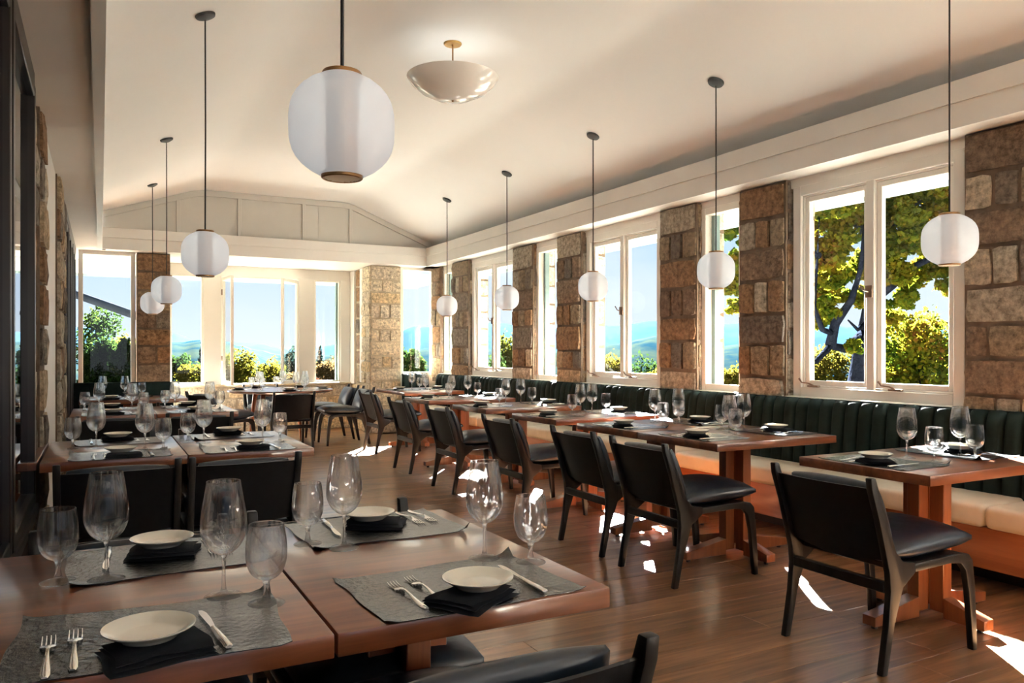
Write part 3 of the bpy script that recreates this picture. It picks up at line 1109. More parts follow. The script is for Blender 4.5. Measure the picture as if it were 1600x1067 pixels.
# ------------------------------------------------------------------ tables
def table_thing(cx, cy_, sx, sy, label, group, along='X', feet=(0.42, 0.30)):
    t = empty('dining_table', (cx, cy_, 0))
    tag(t, label, 'table', group)
    bm = bmesh.new()
    add_box(bm, -sx / 2, sx / 2, -sy / 2, sy / 2, 0.715, 0.76, 0.003, 2)
    link('tabletop', mesh_of(bm, 'tabletop', True, 40), M['table_x'] if along == 'X' else M['table'], t)
    # pedestal: four corner posts round a recessed core
    box('column_core', -0.035, 0.035, -0.035, 0.035, 0.08, 0.70, M['ped'], t)
    for dx, dy in ((-0.07, 0), (0.07, 0), (0, -0.07), (0, 0.07)):
        hx, hy = (0.035, 0.032) if dx else (0.032, 0.035)
        box('post', dx - hx, dx + hx, dy - hy, dy + hy, 0.045, 0.70, M['ped'], t, 0.003)
    box('top_plate', -0.2, 0.2, -0.2, 0.2, 0.695, 0.716, M['metal_dark'], t)
    fx, fy = feet
    for a, L in ((0, fx), (PI, fx), (PI / 2, fy), (-PI / 2, fy)):
        pts = [(0.105, 0.02), (L, 0.02), (L, 0.065), (0.105, 0.115)]
        f_ = link('foot', mesh_of(prism(pts, -0.035, 0.035, 0.002), 'foot', True, 40), M['ped'], t)
        f_.rotation_euler = (0, 0, a)
        bm = bmesh.new()
        add_tube(bm, [(L - 0.04, 0, 0.0), (L - 0.04, 0, 0.02)], 0.014, 8)
        link('leveller', mesh_of(bm, 'lev'), M['metal_dark'], f_)
    return t

TR = 'walnut tables along the banquette'
RT = {}  # banquette tables: key -> (cx, cy, phrase)
def rt(key, x0, x1, y0, y1, phrase, label):
    table_thing((x0 + x1) / 2, (y0 + y1) / 2, x1 - x0, y1 - y0, label, TR)
    RT[key] = ((x0 + x1) / 2, (y0 + y1) / 2, phrase, x0, x1)
rt('T1', 3.06, 4.03, 2.06, 2.75, 'nearest banquette table', 'walnut table nearest the camera along the banquette')
rt('T2a', 3.06, 4.03, 3.33, 4.065, 'nearer joined banquette table', 'near one of the two joined walnut tables at the banquette')
rt('T2b', 3.06, 4.03, 4.075, 4.79, 'farther joined banquette table', 'far one of the two joined walnut tables at the banquette')
rt('T3', 3.06, 4.05, 5.08, 5.80, 'banquette table beyond the joined pair', 'walnut banquette table just beyond the joined pair')
rt('T4', 3.06, 4.08, 6.30, 7.05, 'third from last banquette table', 'walnut banquette table third from the far end')
rt('T5', 3.06, 4.10, 7.68, 8.42, 'second to last banquette table', 'walnut banquette table second from the far end')
rt('T6', 3.42, 4.25, 9.40, 10.55, 'farthest banquette table', 'walnut banquette table farthest away under the corner window')

TL = 'walnut tables in rows on the left'
LT = {}
def lt(key, x0, x1, y0, y1, phrase, label):
    table_thing((x0 + x1) / 2, (y0 + y1) / 2, x1 - x0, y1 - y0, label, TL, 'X', (0.24, 0.38))
    LT[key] = ((x0 + x1) / 2, (y0 + y1) / 2, phrase, y0, y1)
lt('F1', -0.225, 0.381, 1.42, 2.335, 'front left table', 'walnut table in the front left corner of the photo')
lt('F2', 0.387, 0.995, 1.42, 2.385, 'front middle table', 'walnut table at the front with the bare right corner')
lt('S1', -0.25, 0.386, 4.22, 5.20, 'second row left table', 'second row walnut table nearest the left wall')
lt('S2', 0.392, 1.02, 4.22, 5.24, 'second row right table', 'second row walnut table nearest the aisle')
lt('H1', -0.22, 0.41, 7.10, 8.10, 'third row left table', 'third row walnut table nearest the left wall')
lt('H2', 0.416, 1.06, 7.10, 8.10, 'third row right table', 'third row walnut table nearest the aisle')
lt('Q1', -0.20, 0.86, 9.35, 10.15, 'fourth row table', 'fourth row walnut table before the far left window')

# round table
rtb = empty('round_table', (2.19, 10.95, 0))
tag(rtb, 'round glossy topped table standing in the far bay', 'table')
link('tabletop', mesh_of(lathe([(0, 0.725), (0.66, 0.725), (0.70, 0.742), (0.70, 0.752), (0.69, 0.76), (0, 0.76)], 64), 'round_top', True, 35), M['table'], rtb)
for a in (45, 135, 225, 315):
    ar = math.radians(a)
    bm = bmesh.new()
    c_, s_ = math.cos(ar), math.sin(ar)
    add_tube(bm, [(0.40 * c_, 0.40 * s_, 0.725), (0.43 * c_, 0.43 * s_, 0.55), (0.50 * c_, 0.50 * s_, 0.0)], [0.035, 0.03, 0.018], 10)
    link('leg', mesh_of(bm, 'rleg', True, 60), M['ped'], rtb)
bm = bmesh.new()
for a in (0, PI / 2):
    dx, dy = math.cos(a + PI / 4), math.sin(a + PI / 4)
    add_tube(bm, [(-0.41 * dx, -0.41 * dy, 0.70), (0.41 * dx, 0.41 * dy, 0.70)], 0.025, 6)
link('cross_rail', mesh_of(bm, 'cross_rail', True, 60), M['ped'], rtb)

# ------------------------------------------------------------------ chairs (face +X locally)
def make_chair():
    r = empty('dining_chair')
    W = 0.49
    for s_ in (-1, 1):
        y0 = s_ * W / 2 - 0.015
        y1 = s_ * W / 2 + 0.015
        rear = [(-0.312, 0.0), (-0.280, 0.0), (-0.235, 0.20), (-0.185, 0.335), (-0.11, 0.385), (-0.11, 0.425), (-0.185, 0.44), (-0.225, 0.48),
                (-0.275, 0.60), (-0.335, 0.745), (-0.35, 0.785), (-0.378, 0.785), (-0.372, 0.74), (-0.330, 0.62), (-0.290, 0.48), (-0.268, 0.40), (-0.262, 0.33), (-0.275, 0.2)]
        link('leg', mesh_of(prism(rear, y0, y1, 0.005, 2), 'leg', True, 35), M['black_wood'], r)
        front = [(-0.11, 0.387), (0.12, 0.393), (0.19, 0.385), (0.225, 0.35), (0.245, 0.26), (0.262, 0.12), (0.275, 0.0), (0.303, 0.0), (0.298, 0.14),
                 (0.287, 0.28), (0.272, 0.39), (0.245, 0.418), (0.19, 0.428), (-0.11, 0.422)]
        link('leg', mesh_of(prism(front, y0, y1, 0.005, 2), 'leg', True, 35), M['black_wood'], r)
    box('stretcher', -0.265, -0.238, -W / 2 + 0.014, W / 2 - 0.014, 0.315, 0.36, M['black_wood'], r, 0.004)
    # curved back panel
    bm = bmesh.new()
    n = 10
    zs = [(0.445, -0.268), (0.55, -0.300), (0.65, -0.338), (0.74, -0.372)]
    rings = []
    for th in (0, 1):
        for z, x0 in zs:
            rings.append([bm.verts.new((x0 + 0.018 - 0.020 * math.sin(PI * i / n) + th * 0.012, -W / 2 + 0.012 + (W - 0.024) * i / n,
                                        z - (0.02 * math.sin(PI * i / n) if z < 0.5 else -0.0))) for i in range(n + 1)])
    m_ = len(zs)
    for t0 in (0, m_):
        for a in range(m_ - 1):
            for i in range(n):
                bm.faces.new([rings[t0 + a][i], rings[t0 + a][i + 1], rings[t0 + a + 1][i + 1], rings[t0 + a + 1][i]])
    for i in range(n):
        bm.faces.new([rings[0][i], rings[m_][i], rings[m_][i + 1], rings[0][i + 1]])
        bm.faces.new([rings[m_ - 1][i], rings[m_ - 1][i + 1], rings[2 * m_ - 1][i + 1], rings[2 * m_ - 1][i]])
    for a in range(m_ - 1):
        for i in (0, n):
            bm.faces.new([rings[a][i], rings[a + 1][i], rings[m_ + a + 1][i], rings[m_ + a][i]])
    bmesh.ops.recalc_face_normals(bm, faces=bm.faces[:])
    link('back_panel', mesh_of(bm, 'back_panel', True, 40), M['back_panel'], r)
    # cushions
    def cushion(name, sx, sy, sz, loc, rotY, puff):
        bm = bmesh.new()
        N = 12
        g0, g1 = {}, {}
        for i in range(N + 1):
            for j in range(N + 1):
                u, v = math.sin(PI / 2 * (-1 + 2 * i / N)), math.sin(PI / 2 * (-1 + 2 * j / N))
                px_ = u * sx / 2 * (1 - 0.06 * abs(v) ** 3)
                py_ = v * sy / 2 * (1 - 0.06 * abs(u) ** 3)
                h = (1 - abs(u) ** 3.2) ** 0.55 * (1 - abs(v) ** 3.2) ** 0.55
                g1[i, j] = bm.verts.new((px_, py_, sz * (0.12 + 0.50 * h) + puff * 0.25 * (1 - u * u) * (1 - v * v)))
                g0[i, j] = bm.verts.new((px_, py_, sz * (-0.05 - 0.40 * h)))
        for i in range(N):
            for j in range(N):
                bm.faces.new([g1[i, j], g1[i + 1, j], g1[i + 1, j + 1], g1[i, j + 1]])
                bm.faces.new([g0[i, j], g0[i, j + 1], g0[i + 1, j + 1], g0[i + 1, j]])
        for i in range(N):
            bm.faces.new([g0[i, 0], g0[i + 1, 0], g1[i + 1, 0], g1[i, 0]])
            bm.faces.new([g0[i + 1, N], g0[i, N], g1[i, N], g1[i + 1, N]])
            bm.faces.new([g0[0, i + 1], g0[0, i], g1[0, i], g1[0, i + 1]])
            bm.faces.new([g0[N, i], g0[N, i + 1], g1[N, i + 1], g1[N, i]])
        bmesh.ops.recalc_face_normals(bm, faces=bm.faces[:])
        bmesh.ops.rotate(bm, verts=bm.verts[:], cent=(0, 0, 0), matrix=Matrix.Rotation(rotY, 3, 'Y'))
        bmesh.ops.translate(bm, verts=bm.verts[:], vec=loc)
        return link(name, mesh_of(bm, name, True, 55), M['black_leather'], r)
    cushion('seat_cushion', 0.54, 0.475, 0.11, (0.068, 0, 0.462), math.radians(-2), 0.040)
    cb = cushion('back_cushion', 0.33, 0.445, 0.09, (0, 0, 0), 0, 0.030)
    cb.data.transform(Matrix.Translation((-0.240, 0, 0.596)) @ Matrix.Rotation(math.radians(70), 4, 'Y'))
    bm = bmesh.new()
    add_box(bm, -0.20, 0.235, -W / 2 + 0.016, W / 2 - 0.016, 0.397, 0.420, 0.004)
    link('seat_board', mesh_of(bm, 'seat_board', True, 40), M['black_wood'], r)
    return r

chair0 = make_chair()
chair_used = [False]
def chair(x, y, deg, label, group):
    """deg: direction the sitter faces, 0 = +X"""
    if not chair_used[0]:
        chair_used[0] = True
        c_ = chair0
        c_.location = (x, y, 0)
        c_.rotation_euler = (0, 0, math.radians(deg))
    else:
        c_ = copy_tree(chair0, (x, y, 0), math.radians(deg))
    tag(c_, label, 'chair', group)
    return c_

GC = 'black leather chairs facing the banquette'
chair(3.025, 2.285, 0, 'black leather chair nearest the camera at the banquette tables, seen whole', GC)
chair(3.035, 3.555, 0, 'black leather chair at near half of the joined banquette tables', GC)
chair(3.055, 4.275, 0, 'black leather chair at far half of the joined banquette tables', GC)
chair(3.06, 5.36, 0, 'black leather chair at the banquette table beyond the joined pair', GC)
chair(3.09, 6.66, 0, 'black leather chair at the third from last banquette table', GC)
chair(3.15, 7.93, 0, 'black leather chair at the second to last banquette table', GC)
chair(3.33, 9.63, 0, 'black leather chair at the farthest banquette table by the pale pillar', GC)
GL = 'black leather chairs at the left tables'
chair(0.605, 1.46, 90, 'black chair cut off at the bottom edge, its back to the camera', GL)
chair(0.085, 2.15, -90, 'black chair tucked under the far side of the front left table', GL)
chair(0.66, 2.15, -90, 'black chair tucked under the far side of the front middle table', GL)
chair(0.075, 4.29, 90, 'black chair back in front of the second row left table', GL)
chair(0.625, 4.28, 90, 'black chair back in front of the second row right table', GL)
chair(0.08, 4.99, -90, 'black chair on the far side of the second row left table', GL)
chair(0.70, 5.03, -90, 'black chair on the far side of the second row right table', GL)
chair(0.09, 7.17, 90, 'black chair back in front of the third row left table', GL)
chair(0.72, 7.17, 90, 'black chair back in front of the third row right table', GL)
chair(0.09, 7.95, -90, 'black chair on the far side of the third row left table', GL)
chair(0.74, 7.95, -90, 'black chair on the far side of the third row right table', GL)
GR = 'black leather chairs around the round table'
chair(2.12, 10.13, 90, 'black chair with its back to the camera at the round table', GR)
chair(3.0, 10.72, 180, 'black leather chair nearer of two at the right of the round table', GR)
chair(2.98, 11.40, 180, 'black leather chair farther of two at the right of the round table', GR)
chair(1.38, 10.42, 25, 'black leather chair left of the round table, only its seat in view', GR)
chair(2.15, 11.90, -90, 'black chair on the window side of the round table', GR)

# dark rounded bench behind the fourth row table
bs = empty('lounge_bench', (0.22, 10.62, 0))
tag(bs, 'dark rounded back bench behind the fourth row table', 'bench')
def rrect(w_, z0, z1, r_, n=6):
    pts = [(-w_ / 2, z0), (w_ / 2, z0)]
    for i in range(n + 1):
        a = PI / 2 * i / n
        pts.append((w_ / 2 - r_ + r_ * math.cos(a), z1 - r_ + r_ * math.sin(a)))
    for i in range(n + 1):
        a = PI / 2 + PI / 2 * i / n
        pts.append((-w_ / 2 + r_ + r_ * math.cos(a), z1 - r_ + r_ * math.sin(a)))
    return pts
link('backrest', mesh_of(prism(rrect(1.2, 0.25, 0.90, 0.06), 0.10, 0.20, 0.02, 2), 'backrest', True, 50), M['velvet'], bs)
box('seat', -0.58, 0.58, -0.38, 0.10, 0.25, 0.45, M['black_leather'], bs, 0.03, 3)
for x in (-0.54, 0.50):
    for y in (-0.34, 0.12):
        box('leg', x, x + 0.04, y, y + 0.04, 0, 0.26, M['black_wood'], bs, 0.003)

# ------------------------------------------------------------------ tableware prototypes
def glass_part(prof_out, prof_in, n=40):
    """double walled solid of revolution: outer profile bottom->top then inner top->bottom"""
    return lathe(prof_out + prof_in[::-1], n)

def smooth_prof(pts, k=3):
    """Catmull-Rom through (r,z)"""
    out = []
    P = [pts[0]] + pts + [pts[-1]]
    for i in range(1, len(P) - 2):
        for j in range(k):
            t = j / k
            q = []
            for d in (0, 1):
                a, b, c_, e_ = P[i - 1][d], P[i][d], P[i + 1][d], P[i + 2][d]
                q.append(0.5 * ((2 * b) + (-a + c_) * t + (2 * a - 5 * b + 4 * c_ - e_) * t * t + (-a + 3 * b - 3 * c_ + e_) * t ** 3))
            out.append((max(0, q[0]), q[1]))
    out.append(pts[-1])
    return out

def stemware(name, foot_r, stem_pts, bowl_pts, th=0.0011):
    r = empty(name)
    zb = bowl_pts[0][1]
    # foot and stem as one part, bowl as another (they meet at a hidden joint)
    fp = [(0, 0.0), (foot_r * 0.97, 0.0), (foot_r, 0.0015), (foot_r * 0.97, 0.003), (foot_r * 0.6, 0.0055), (foot_r * 0.25, 0.010)] + smooth_prof(stem_pts, 2)
    fp = fp + [(0, fp[-1][1])]
    link('stem', mesh_of(lathe(fp, 32), 'stem', True, 50), M['foot_glass'], r)
    out = smooth_prof(bowl_pts, 4)
    inner = []
    for i, (rr, z) in enumerate(out):
        a = out[max(0, i - 1)]
        b = out[min(len(out) - 1, i + 1)]
        tx, tz = b[0] - a[0], b[1] - a[1]
        L = math.hypot(tx, tz) or 1
        inner.append((rr - tz / L * th, z + tx / L * th))
    inner = [(max(0.0, q), z) for q, z in inner]
    i0 = next(i for i, q in enumerate(inner) if q[0] > 0.002 and q[1] > bowl_pts[0][1])
    z_in = inner[i0][1]
    prof = [(0, bowl_pts[0][1])] + [q for q in out if q[0] > 1e-4] + [(out[-1][0] - th * 0.5, out[-1][1] + 0.0006)] + inner[i0:][::-1] + [(0, z_in)]
    link('bowl', mesh_of(lathe(prof, 40), 'bowl', True, 70), M['glass'], r)
    return r

wine0 = stemware('wine_glass', 0.040, [(0.0065, 0.013), (0.0042, 0.03), (0.0038, 0.06), (0.0048, 0.082), (0.0085, 0.0900)],
                 [(0.008, 0.0902), (0.018, 0.0935), (0.034, 0.108), (0.0445, 0.130), (0.047, 0.150), (0.0455, 0.175), (0.041, 0.205), (0.0365, 0.232), (0.0345, 0.245)])
gob0 = stemware('water_goblet', 0.0375, [(0.0085, 0.012), (0.0058, 0.024), (0.0055, 0.034), (0.0075, 0.046), (0.0120, 0.0520)],
                [(0.011, 0.0522), (0.020, 0.0545), (0.032, 0.066), (0.0395, 0.085), (0.0415, 0.105), (0.0405, 0.130), (0.0375, 0.152), (0.0355, 0.165)])

plate_prof = [(0, 0.003), (0.040, 0.003), (0.042, 0.0), (0.046, 0.0), (0.048, 0.003), (0.062, 0.011), (0.073, 0.018), (0.0755, 0.0195), (0.0755, 0.0215), (0.072, 0.021), (0.062, 0.015), (0.050, 0.008), (0.044, 0.0065), (0, 0.0065)]
plate0 = link('bread_plate', mesh_of(lathe(plate_prof, 40), 'bread_plate', True, 60), M['china'])

def make_fork():
    bm = bmesh.new()
    # outline half widths along y (length 0.2), z curve
    st = [(0.0, 0.0045, 0.0035), (0.015, 0.0075, 0.003), (0.04, 0.0070, 0.0035), (0.08, 0.0042, 0.007), (0.115, 0.0030, 0.0095), (0.130, 0.0042, 0.0085), (0.140, 0.0105, 0.006), (0.150, 0.0125, 0.0045)]
    T = 0.0022
    prev = None
    for y_, hw, z_ in st:
        ring = [bm.verts.new((-hw, y_, z_)), bm.verts.new((-hw * 0.6, y_, z_ + T)), bm.verts.new((hw * 0.6, y_, z_ + T)), bm.verts.new((hw, y_, z_)), bm.verts.new((0, y_, z_ - 0.0006))]
        if prev:
            for i in range(5):
                bm.faces.new([prev[i], prev[(i + 1) % 5], ring[(i + 1) % 5], ring[i]])
        else:
            bm.faces.new(ring[::-1])
        prev = ring
    bm.faces.new(prev)
    for k in range(4):
        xc = -0.0105 + 0.007 * k
        add_tube(bm, [(xc, 0.148, 0.0055), (xc, 0.165, 0.0035), (xc, 0.185, 0.004), (xc * 0.97, 0.198, 0.0075)], [0.0019, 0.0017, 0.0015, 0.0009], 5)
    bmesh.ops.recalc_face_normals(bm, faces=bm.faces[:])
    bmesh.ops.translate(bm, verts=bm.verts[:], vec=(0, -0.1, 0))
    return mesh_of(bm, 'fork', True, 45)
fork0 = link('fork', make_fork(), M['steel'])

def make_knife():
    r = empty('knife')
    bm = bmesh.new()
    prev = None
    for y_, hw, h in [(-0.115, 0.006, 0.003), (-0.112, 0.0085, 0.0045), (-0.06, 0.0078, 0.0045), (-0.01, 0.0055, 0.004), (0.0, 0.005, 0.0035)]:
        ring = [bm.verts.new((hw * math.cos(a), y_, 0.0045 + h * math.sin(a))) for a in [2 * PI * i / 8 for i in range(8)]]
        if prev:
            for i in range(8):
                bm.faces.new([prev[i], prev[(i + 1) % 8], ring[(i + 1) % 8], ring[i]])
        else:
            bm.faces.new(ring[::-1])
        prev = ring
    bm.faces.new(prev)
    bmesh.ops.recalc_face_normals(bm, faces=bm.faces[:])
    link('handle', mesh_of(bm, 'handle', True, 50), M['steel'], r)
    pts = [(-0.004, 0.0), (0.0045, 0.0), (0.006, 0.02), (0.0085, 0.05), (0.0085, 0.09), (0.004, 0.108), (-0.003, 0.112), (-0.006, 0.09), (-0.005, 0.04)]
    link('blade', mesh_of(prism(pts, 0.0035, 0.0052, 0.0004, 1, 'XY'), 'blade', True, 40), M['steel'], r)
    return r
knife0 = make_knife()

def make_napkin(seed):
    r = random.Random(seed)
    bm = bmesh.new()
    zb = 0.0
    for lay in range(3):
        w_, d_ = 0.165 - 0.006 * lay + r.uniform(-0.004, 0.004), 0.135 - 0.01 * lay + r.uniform(-0.006, 0.006)
        ox, oy = r.uniform(-0.006, 0.006), r.uniform(-0.006, 0.006)
        N = 8
        g0, g1 = {}, {}
        for i in range(N + 1):
            for j in range(N + 1):
                u, v = -1 + 2 * i / N, -1 + 2 * j / N
                wav = 0.0016 * math.sin(4 * u + seed + lay) + 0.0014 * math.sin(5 * v + 2 * lay + seed)
                f_ = (1 - abs(u) ** 8) ** 0.5 * (1 - abs(v) ** 8) ** 0.5
                x_, y_ = u * w_ / 2 + ox + 0.004 * math.sin(3 * v + lay), v * d_ / 2 + oy + 0.004 * math.sin(3 * u + seed + lay)
                g1[i, j] = bm.verts.new((x_, y_, zb + 0.0035 + 0.0038 * f_ + wav * 0.5))
                g0[i, j] = bm.verts.new((x_, y_, zb + 0.0025 - 0.002 * f_ + wav * 0.5 * (lay > 0)))
        for i in range(N):
            for j in range(N):
                bm.faces.new([g1[i, j], g1[i + 1, j], g1[i + 1, j + 1], g1[i, j + 1]])
                bm.faces.new([g0[i, j], g0[i, j + 1], g0[i + 1, j + 1], g0[i + 1, j]])
        for i in range(N):
            bm.faces.new([g0[i, 0], g0[i + 1, 0], g1[i + 1, 0], g1[i, 0]])
            bm.faces.new([g0[i + 1, N], g0[i, N], g1[i, N], g1[i + 1, N]])
            bm.faces.new([g0[0, i + 1], g0[0, i], g1[0, i], g1[0, i + 1]])
            bm.faces.new([g0[N, i], g0[N, i + 1], g1[N, i + 1], g1[N, i]])
        zb += 0.0066
    bmesh.ops.recalc_face_normals(bm, faces=bm.faces[:])
    me = mesh_of(bm, 'napkin', True, 60)
    me.materials.append(M['napkin'])
    return me
napkins = [make_napkin(s_) for s_ in range(4)]
NAP_H = 0.0215

def make_mat(seed):
    r = random.Random(seed)
    bm = bmesh.new()
    NX, NY = 24, 16
    w_, d_ = 0.455, 0.335
    g1, g0 = {}, {}
    ph = [r.uniform(0, 6) for _ in range(6)]
    for i in range(NX + 1):
        for j in range(NY + 1):
            u, v = -1 + 2 * i / NX, -1 + 2 * j / NY
            x_ = u * w_ / 2 + 0.003 * math.sin(5 * v + ph[0])
            y_ = v * d_ / 2 + 0.004 * math.sin(4 * u + ph[1])
            z_ = 0.0007 * (1 + math.sin(9 * u + ph[2]) * math.sin(7 * v + ph[3]))
            cu = max(0, abs(u) - 0.85) / 0.15
            cv = max(0, abs(v) - 0.86) / 0.14
            amp = 0.5 + 0.5 * math.sin(3 * u + ph[4] + 2 * v)
            z_ += 0.006 * cu ** 2 * cv ** 2 + 0.002 * amp * (cv ** 2 + cu ** 2)
            if (seed % 2 == 0 and u > 0 and v > 0) or (seed % 2 == 1 and u < 0 and v > 0):
                z_ += 0.014 * cu ** 1.5 * cv ** 1.5
            g1[i, j] = bm.verts.new((x_, y_, z_ + 0.0016))
            g0[i, j] = bm.verts.new((x_, y_, z_))
    for i in range(NX):
        for j in range(NY):
            bm.faces.new([g1[i, j], g1[i + 1, j], g1[i + 1, j + 1], g1[i, j + 1]])
            bm.faces.new([g0[i, j], g0[i, j + 1], g0[i + 1, j + 1], g0[i + 1, j]])
    for i in range(NX):
        bm.faces.new([g0[i, 0], g0[i + 1, 0], g1[i + 1, 0], g1[i, 0]])
        bm.faces.new([g0[i + 1, NY], g0[i, NY], g1[i, NY], g1[i + 1, NY]])
    for j in range(NY):
        bm.faces.new([g0[0, j + 1], g0[0, j], g1[0, j], g1[0, j + 1]])
        bm.faces.new([g0[NX, j], g0[NX, j + 1], g1[NX, j + 1], g1[NX, j]])
    bmesh.ops.recalc_face_normals(bm, faces=bm.faces[:])
    me = mesh_of(bm, 'placemat', True, 60)
    me.materials.append(M['mat'])
    return me
mats_ = [make_mat(s_) for s_ in range(4)]
napkin0 = link('napkin', napkins[0], None)
mat0 = link('placemat', mats_[0], None)

used = {}
def put(key, proto, x, y, z, rz, label, cat, group, me=None):
    if key not in used:
        used[key] = True
        o = proto
    else:
        o = copy_tree(proto)
    o.location = (x, y, z)
    o.rotation_euler = (0, 0, rz)
    if me is not None:
        o.data = me
    tag(o, label, cat, group)
    return o

rq = random.Random(21)
def setting(cx, cy_, deg, place, idx, TZ=0.76, plate=(0, 0.10), nap=(0, 0.075, 8), forks=((-0.12, 0.13, 0), (-0.07, 0.13, 0)), knife=(0.135, 0.145, 2), mat=(0, 0.175, 0),
            wine=None, gob=None, has_mat=True, deco=''):
    """cx,cy_: middle of the seat at the table edge; deg: direction the sitter faces (toward table centre)"""
    a = math.radians(deg)
    # local x = right hand of sitter, local y = forward
    fx, fy = math.cos(a), math.sin(a)
    rx, ry = fy, -fx
    base = a - PI / 2
    def pos(lx, ly):
        return cx + rx * lx + fx * ly, cy_ + ry * lx + fy * ly
    top = TZ
    if has_mat:
        x, y = pos(mat[0], mat[1])
        put('mat', mat0, x, y, TZ + 0.0004, base + math.radians(mat[2]), 'dark crinkled placemat at ' + place, 'placemat', 'dark placemats on the tables', mats_[idx % 4])
        top = TZ + 0.0034
    x, y = pos(nap[0], nap[1])
    put('nap', napkin0, x, y, top - 0.0004, base + math.radians(nap[2]), 'folded black napkin at ' + place, 'napkin', 'folded black napkins', napkins[idx % 4])
    x, y = pos(*plate)
    put('plate', plate0, x, y, top + NAP_H - 0.0004, base, 'cream bread plate at ' + place, 'plate', 'cream bread plates')
    for k, (lx, ly, rr) in enumerate(forks):
        x, y = pos(lx, ly)
        put('fork', fork0, x, y, top - 0.0022, base + math.radians(rr), ('outer' if k == 0 else 'inner') + ' fork at ' + place, 'fork', 'forks')
    x, y = pos(knife[0], knife[1])
    put('knife', knife0, x, y, top, base + math.radians(knife[2]), 'table knife at ' + place, 'knife', 'table knives')
    if wine:
        put('wine', wine0, wine[0], wine[1], TZ + 0.0004, rq.uniform(0, 6), 'tall wine glass at ' + place, 'wine glass', 'tall wine glasses')
    if gob:
        put('gob', gob0, gob[0], gob[1], TZ + 0.0004, rq.uniform(0, 6), 'short water goblet at ' + place, 'goblet', 'water goblets')

# front left and middle tables (positions read off the photograph)
T_ = 'the %s seat of the %s'
setting(0.085, 1.395, 90, T_ % ('near', 'front left table'), 0, plate=(-0.01, 0.095), nap=(0.0, 0.065, 10), forks=((-0.165, 0.135, 1), (-0.125, 0.15, 0)), knife=(0.10, 0.145, 6),
        wine=(0.231, 1.747), gob=(0.302, 1.655), mat=(0.0, 0.185, -4))
setting(0.155, 2.33, -90, T_ % ('far', 'front left table'), 1, plate=(0.015, 0.145), nap=(0.01, 0.16, -12), forks=((-0.13, 0.13, 3), (-0.10, 0.13, 3)), knife=(0.14, 0.155, -2),
        wine=(0.012, 1.995), gob=(-0.084, 2.03), mat=(0, 0.185, 3))
setting(0.70, 1.405, 90, T_ % ('near', 'front middle table'), 2, plate=(0.005, 0.085), nap=(-0.02, 0.075, 33), forks=((-0.125, 0.155, 2), (-0.077, 0.175, 3)), knife=(0.142, 0.15, -1),
        wine=(0.852, 1.762), gob=(0.936, 1.675), mat=(0.0, 0.18, 2))
setting(0.715, 2.40, -90, T_ % ('far', 'front middle table'), 3, plate=(0.01, 0.155), nap=(-0.005, 0.17, -25), forks=((-0.175, 0.11, 4), (-0.13, 0.12, 4)), knife=(0.12, 0.15, -3),
        wine=(0.57, 2.03), gob=(0.494, 2.115), mat=(0, 0.185, 2))
# second row
setting(0.09, 4.20, 90, T_ % ('near', 'second row left table'), 1, wine=(0.208, 4.55), gob=(0.295, 4.52), nap=(0.01, 0.07, 0), plate=(0.0, 0.13))
setting(0.09, 5.19, -90, T_ % ('far', 'second row left table'), 0, wine=(-0.02, 4.75), gob=(-0.13, 4.78), forks=((-0.15, 0.15, 0), (-0.10, 0.15, 0)))
setting(0.70, 4.20, 90, T_ % ('near', 'second row right table'), 3, wine=(0.818, 4.60), gob=(0.915, 4.60), nap=(0.02, 0.1, -5), plate=(0.01, 0.14))
setting(0.71, 5.23, -90, T_ % ('far', 'second row right table'), 2, wine=(0.518, 4.72), gob=(0.443, 4.82))
# third row
setting(0.09, 7.09, 90, T_ % ('near', 'third row left table'), 0, wine=(0.24, 7.45), gob=(0.33, 7.42))
setting(0.09, 8.09, -90, T_ % ('far', 'third row left table'), 1, wine=(-0.01, 7.72), gob=(-0.12, 7.74))
setting(0.73, 7.09, 90, T_ % ('near', 'third row right table'), 2, wine=(0.87, 7.46), gob=(0.95, 7.42))
setting(0.73, 8.09, -90, T_ % ('far', 'third row right table'), 3, wine=(0.60, 7.70), gob=(0.52, 7.75))
# fourth row
setting(0.10, 9.34, 90, T_ % ('near left', 'fourth row table'), 0, wine=(0.24, 9.72), gob=(0.32, 9.68))
setting(0.30, 10.14, -90, T_ % ('far', 'fourth row table'), 1, wine=(0.02, 9.80), gob=(0.42, 9.86))
# banquette tables
def rt_set(key, idx, wa, ga, ww, gw, cyo=0.0, wo=0.0):
    cx, cy_, ph, x0, x1 = RT[key]
    setting(x0 + 0.01, cy_ + cyo, 0, T_ % ('aisle side', ph), idx, wine=wa, gob=ga, nap=(0.02, 0.11, -28), plate=(0.0, 0.13))
    setting(x1 - 0.01, cy_ + wo, 180, T_ % ('banquette side', ph), idx + 1, wine=ww, gob=gw, nap=(-0.01, 0.13, 20), plate=(0.0, 0.14))
rt_set('T1', 0, (3.47, 2.457), (3.445, 2.30), (3.79, 2.394), (3.734, 2.285), 0.02, 0.05)
rt_set('T2a', 1, (3.50, 3.70), (3.455, 3.60), (3.72, 3.80), (3.64, 3.92), -0.04, -0.02)
rt_set('T2b', 2, (3.56, 4.52), (3.44, 4.28), (3.76, 4.50), (3.68, 4.40), -0.03, -0.03)
rt_set('T3', 3, (3.55, 5.50), (3.42, 5.42), (3.68, 5.52), (3.78, 5.46))
rt_set('T4', 0, (3.53, 6.82), (3.40, 6.70), (3.72, 6.86), (3.76, 6.70))
rt_set('T5', 1, (3.53, 8.16), (3.42, 7.98), (3.76, 8.22), (3.80, 8.04))
rt_set('T6', 2, (3.76, 10.05), (3.82, 9.92), (3.98, 10.12), (3.92, 9.95))
